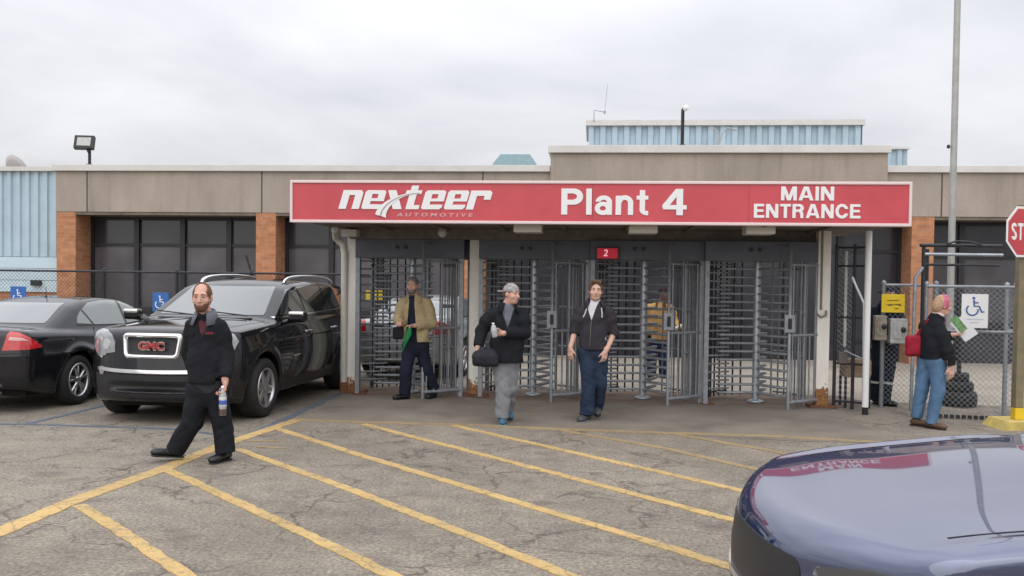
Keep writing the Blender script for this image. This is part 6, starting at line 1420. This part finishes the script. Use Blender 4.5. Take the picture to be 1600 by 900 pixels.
p.top(neck, arms, J(0, 560)[2], M_JET, name='sweater', chest=0.150, waist=0.162, fl=0.80, ar=(0.078, 0.080, 0.056), torso=100, amp=0.008, sleeve=0.96, hip=J(1456, 560))
f = Field(neck - 0.16, neck + 0.12, 0.007); f.ell(neck + [0.01, 0, 0.012], (0.078, 0.074, 0.045), 0); f.ell(neck + [0.01, 0, 0.05], (0.05, 0.05, 0.06), 0.01, None, True); f.mesh('scarf_collar', mat('pale_collar', (0.60, 0.55, 0.52), 0.8), p.root)
p.trousers(legs, M_JEANL, (0.105, 0.076, 0.064), J(0, 550)[2], torso=100, amp=0.006, wr=0.142, name='jeans', hem=0.035)
M_BRN = mat('brown_leather', (0.10, 0.055, 0.03), 0.6, var=0.3); p.shoe(legs[0][2], 70, M_BRN, 0.26); p.shoe(legs[1][2], 62, M_BRN, 0.27)
f = Field(J(1424, 542) - 0.3, J(1424, 542) + 0.35, 0.008); c = J(1427, 541, -0.02); f.rbox(c, (0.095, 0.05, 0.125), 0.04, 0); f.cone(c + [0.0, 0, 0.1], J(1440, 512, -0.03), 0.012, 0.012, 0.01); f.cone(c + [0.05, 0, 0.10], J(1447, 500, -0.05), 0.010, 0.010, 0.01); p.folds(f, 0.006, 50)
o = f.mesh('red_handbag', cloth('red_leather', (0.26, 0.012, 0.028), 0.5, 0.4)); p.place(o); tag(o, 'red handbag hanging from the shoulder of the woman in jeans', 'handbag')
b = MB(); c0 = J(1498, 512, 0.08); R_ = Matrix.Rotation(rad(-38), 3, 'Y') @ Matrix.Rotation(rad(12), 3, 'X')
b.obox(Vector(c0), R_, 0.085, 0.004, 0.14); o = b.build('paper_sheet', mat('paper_white', (0.75, 0.75, 0.78), 0.7)); p.place(o); tag(o, 'white paper sheet held up by the woman in jeans', 'paper')
MB().obox(Vector(c0) + Vector((-0.06, -0.02, 0.05)), R_, 0.045, 0.004, 0.10).build('green_leaflet', mat('leaflet_green', (0.14, 0.30, 0.12), 0.6, var=0.7, vscale=30), o)

# ---- 7: guard behind the fence
p = Person(1384, 633, 'person in dark trousers with a pale reflective knee band standing behind the fence', M_SKIN); J = p.J; p.hairm = M_EYE
legs = [(J(1373, 550, 0.0), J(1372, 590, 0.0), J(1370, 622, 0.05)), (J(1388, 550, 0.0), J(1384, 590, -0.05), J(1381, 624, -0.05))]
arms = [(J(1362, 485, 0.0), J(1358, 515, 0.0), J(1372, 528, -0.10)), (J(1398, 485, 0.0), J(1403, 514, 0.0), J(1394, 530, -0.12))]
neck = J(1382, 474)
p.build_body(J(1384, 459, -0.02), 35, neck, arms, [dict(wrist=J(1372, 528, -0.10), d=(1, -0.3, 0), n=(0, 0.9, 0.3), side=1, curl=35), dict(wrist=J(1394, 530, -0.12), d=(-0.3, -0.8, 0), n=(-0.6, 0.5, 0), side=1, curl=35)], legs, 20, 0, 0, 0.98)
cap_f(M_NAVY); p.top(neck, arms, J(0, 545)[2], M_NAVY, chest=0.165, waist=0.165, ar=(0.076, 0.066, 0.054), torso=20, sleeve=0.93, hip=J(1380, 545)); collar_mesh(p, neck, M_NAVY, 0.076, 0.05, 30, 20)
tr = p.trousers(legs, M_NAVY, (0.105, 0.092, 0.088), J(0, 535)[2], torso=20, amp=0.008, wr=0.155)
for l in legs:
    c = l[1] * 0.75 + l[2] * 0.25; d = unit(l[1] - l[0]); f = Field(c - 0.16, c + 0.16, 0.007); f.cone(c - d * 0.02, c + d * 0.02, 0.104, 0.103, 0); R_ = np.stack([unit(np.cross(d, [0, 1, 0])), unit(np.cross(d, np.cross(d, [0, 1, 0]))), d], 1)
    for q in (-1, 1): f.rbox(c + d * q * 0.118, (0.2, 0.2, 0.10), 0, 0.003, R_, True)
    f.mesh('reflective_band', mat('reflective_grey', (0.60, 0.60, 0.58), 0.5), tr)
p.shoe(legs[0][2], 30, M_SHOEB); p.shoe(legs[1][2], 62, M_SHOEB)
# meter boxes hanging on the fence in front of the guard
for px, py, hw, hh, lab, mm in ((1374, 512, 0.08, 0.17, 'tall beige utility box on the fence below the yellow sign', mat('box_beige', (0.28, 0.24, 0.19), 0.6, var=0.45, vscale=10)), (1402, 517, 0.115, 0.17, 'wide pale grey utility box on the fence beside the beige one', mat('box_grey', (0.42, 0.42, 0.41), 0.55, var=0.3, vscale=9))):
    u, z = PL(px, py, -0.42); o = MB().box(-hw, hw, -0.10, 0.02, -hh, hh, 0.015).build('utility_box', mm); o.location = B(u, -0.40, z); o.rotation_euler = (0, 0, -YAW); tag(o, lab, 'utility box')
    MB().box(-hw * 0.7, hw * 0.3, -0.112, -0.10, -hh * 0.6, hh * 0.7, 0.004).build('lid', mm, o); MB().lathe([(0, -0.125), (0.035, -0.12), (0.04, -0.10)], 14, (hw * 0.45, 0, 0.02), 'y').build('dial', M_STEELD, o)
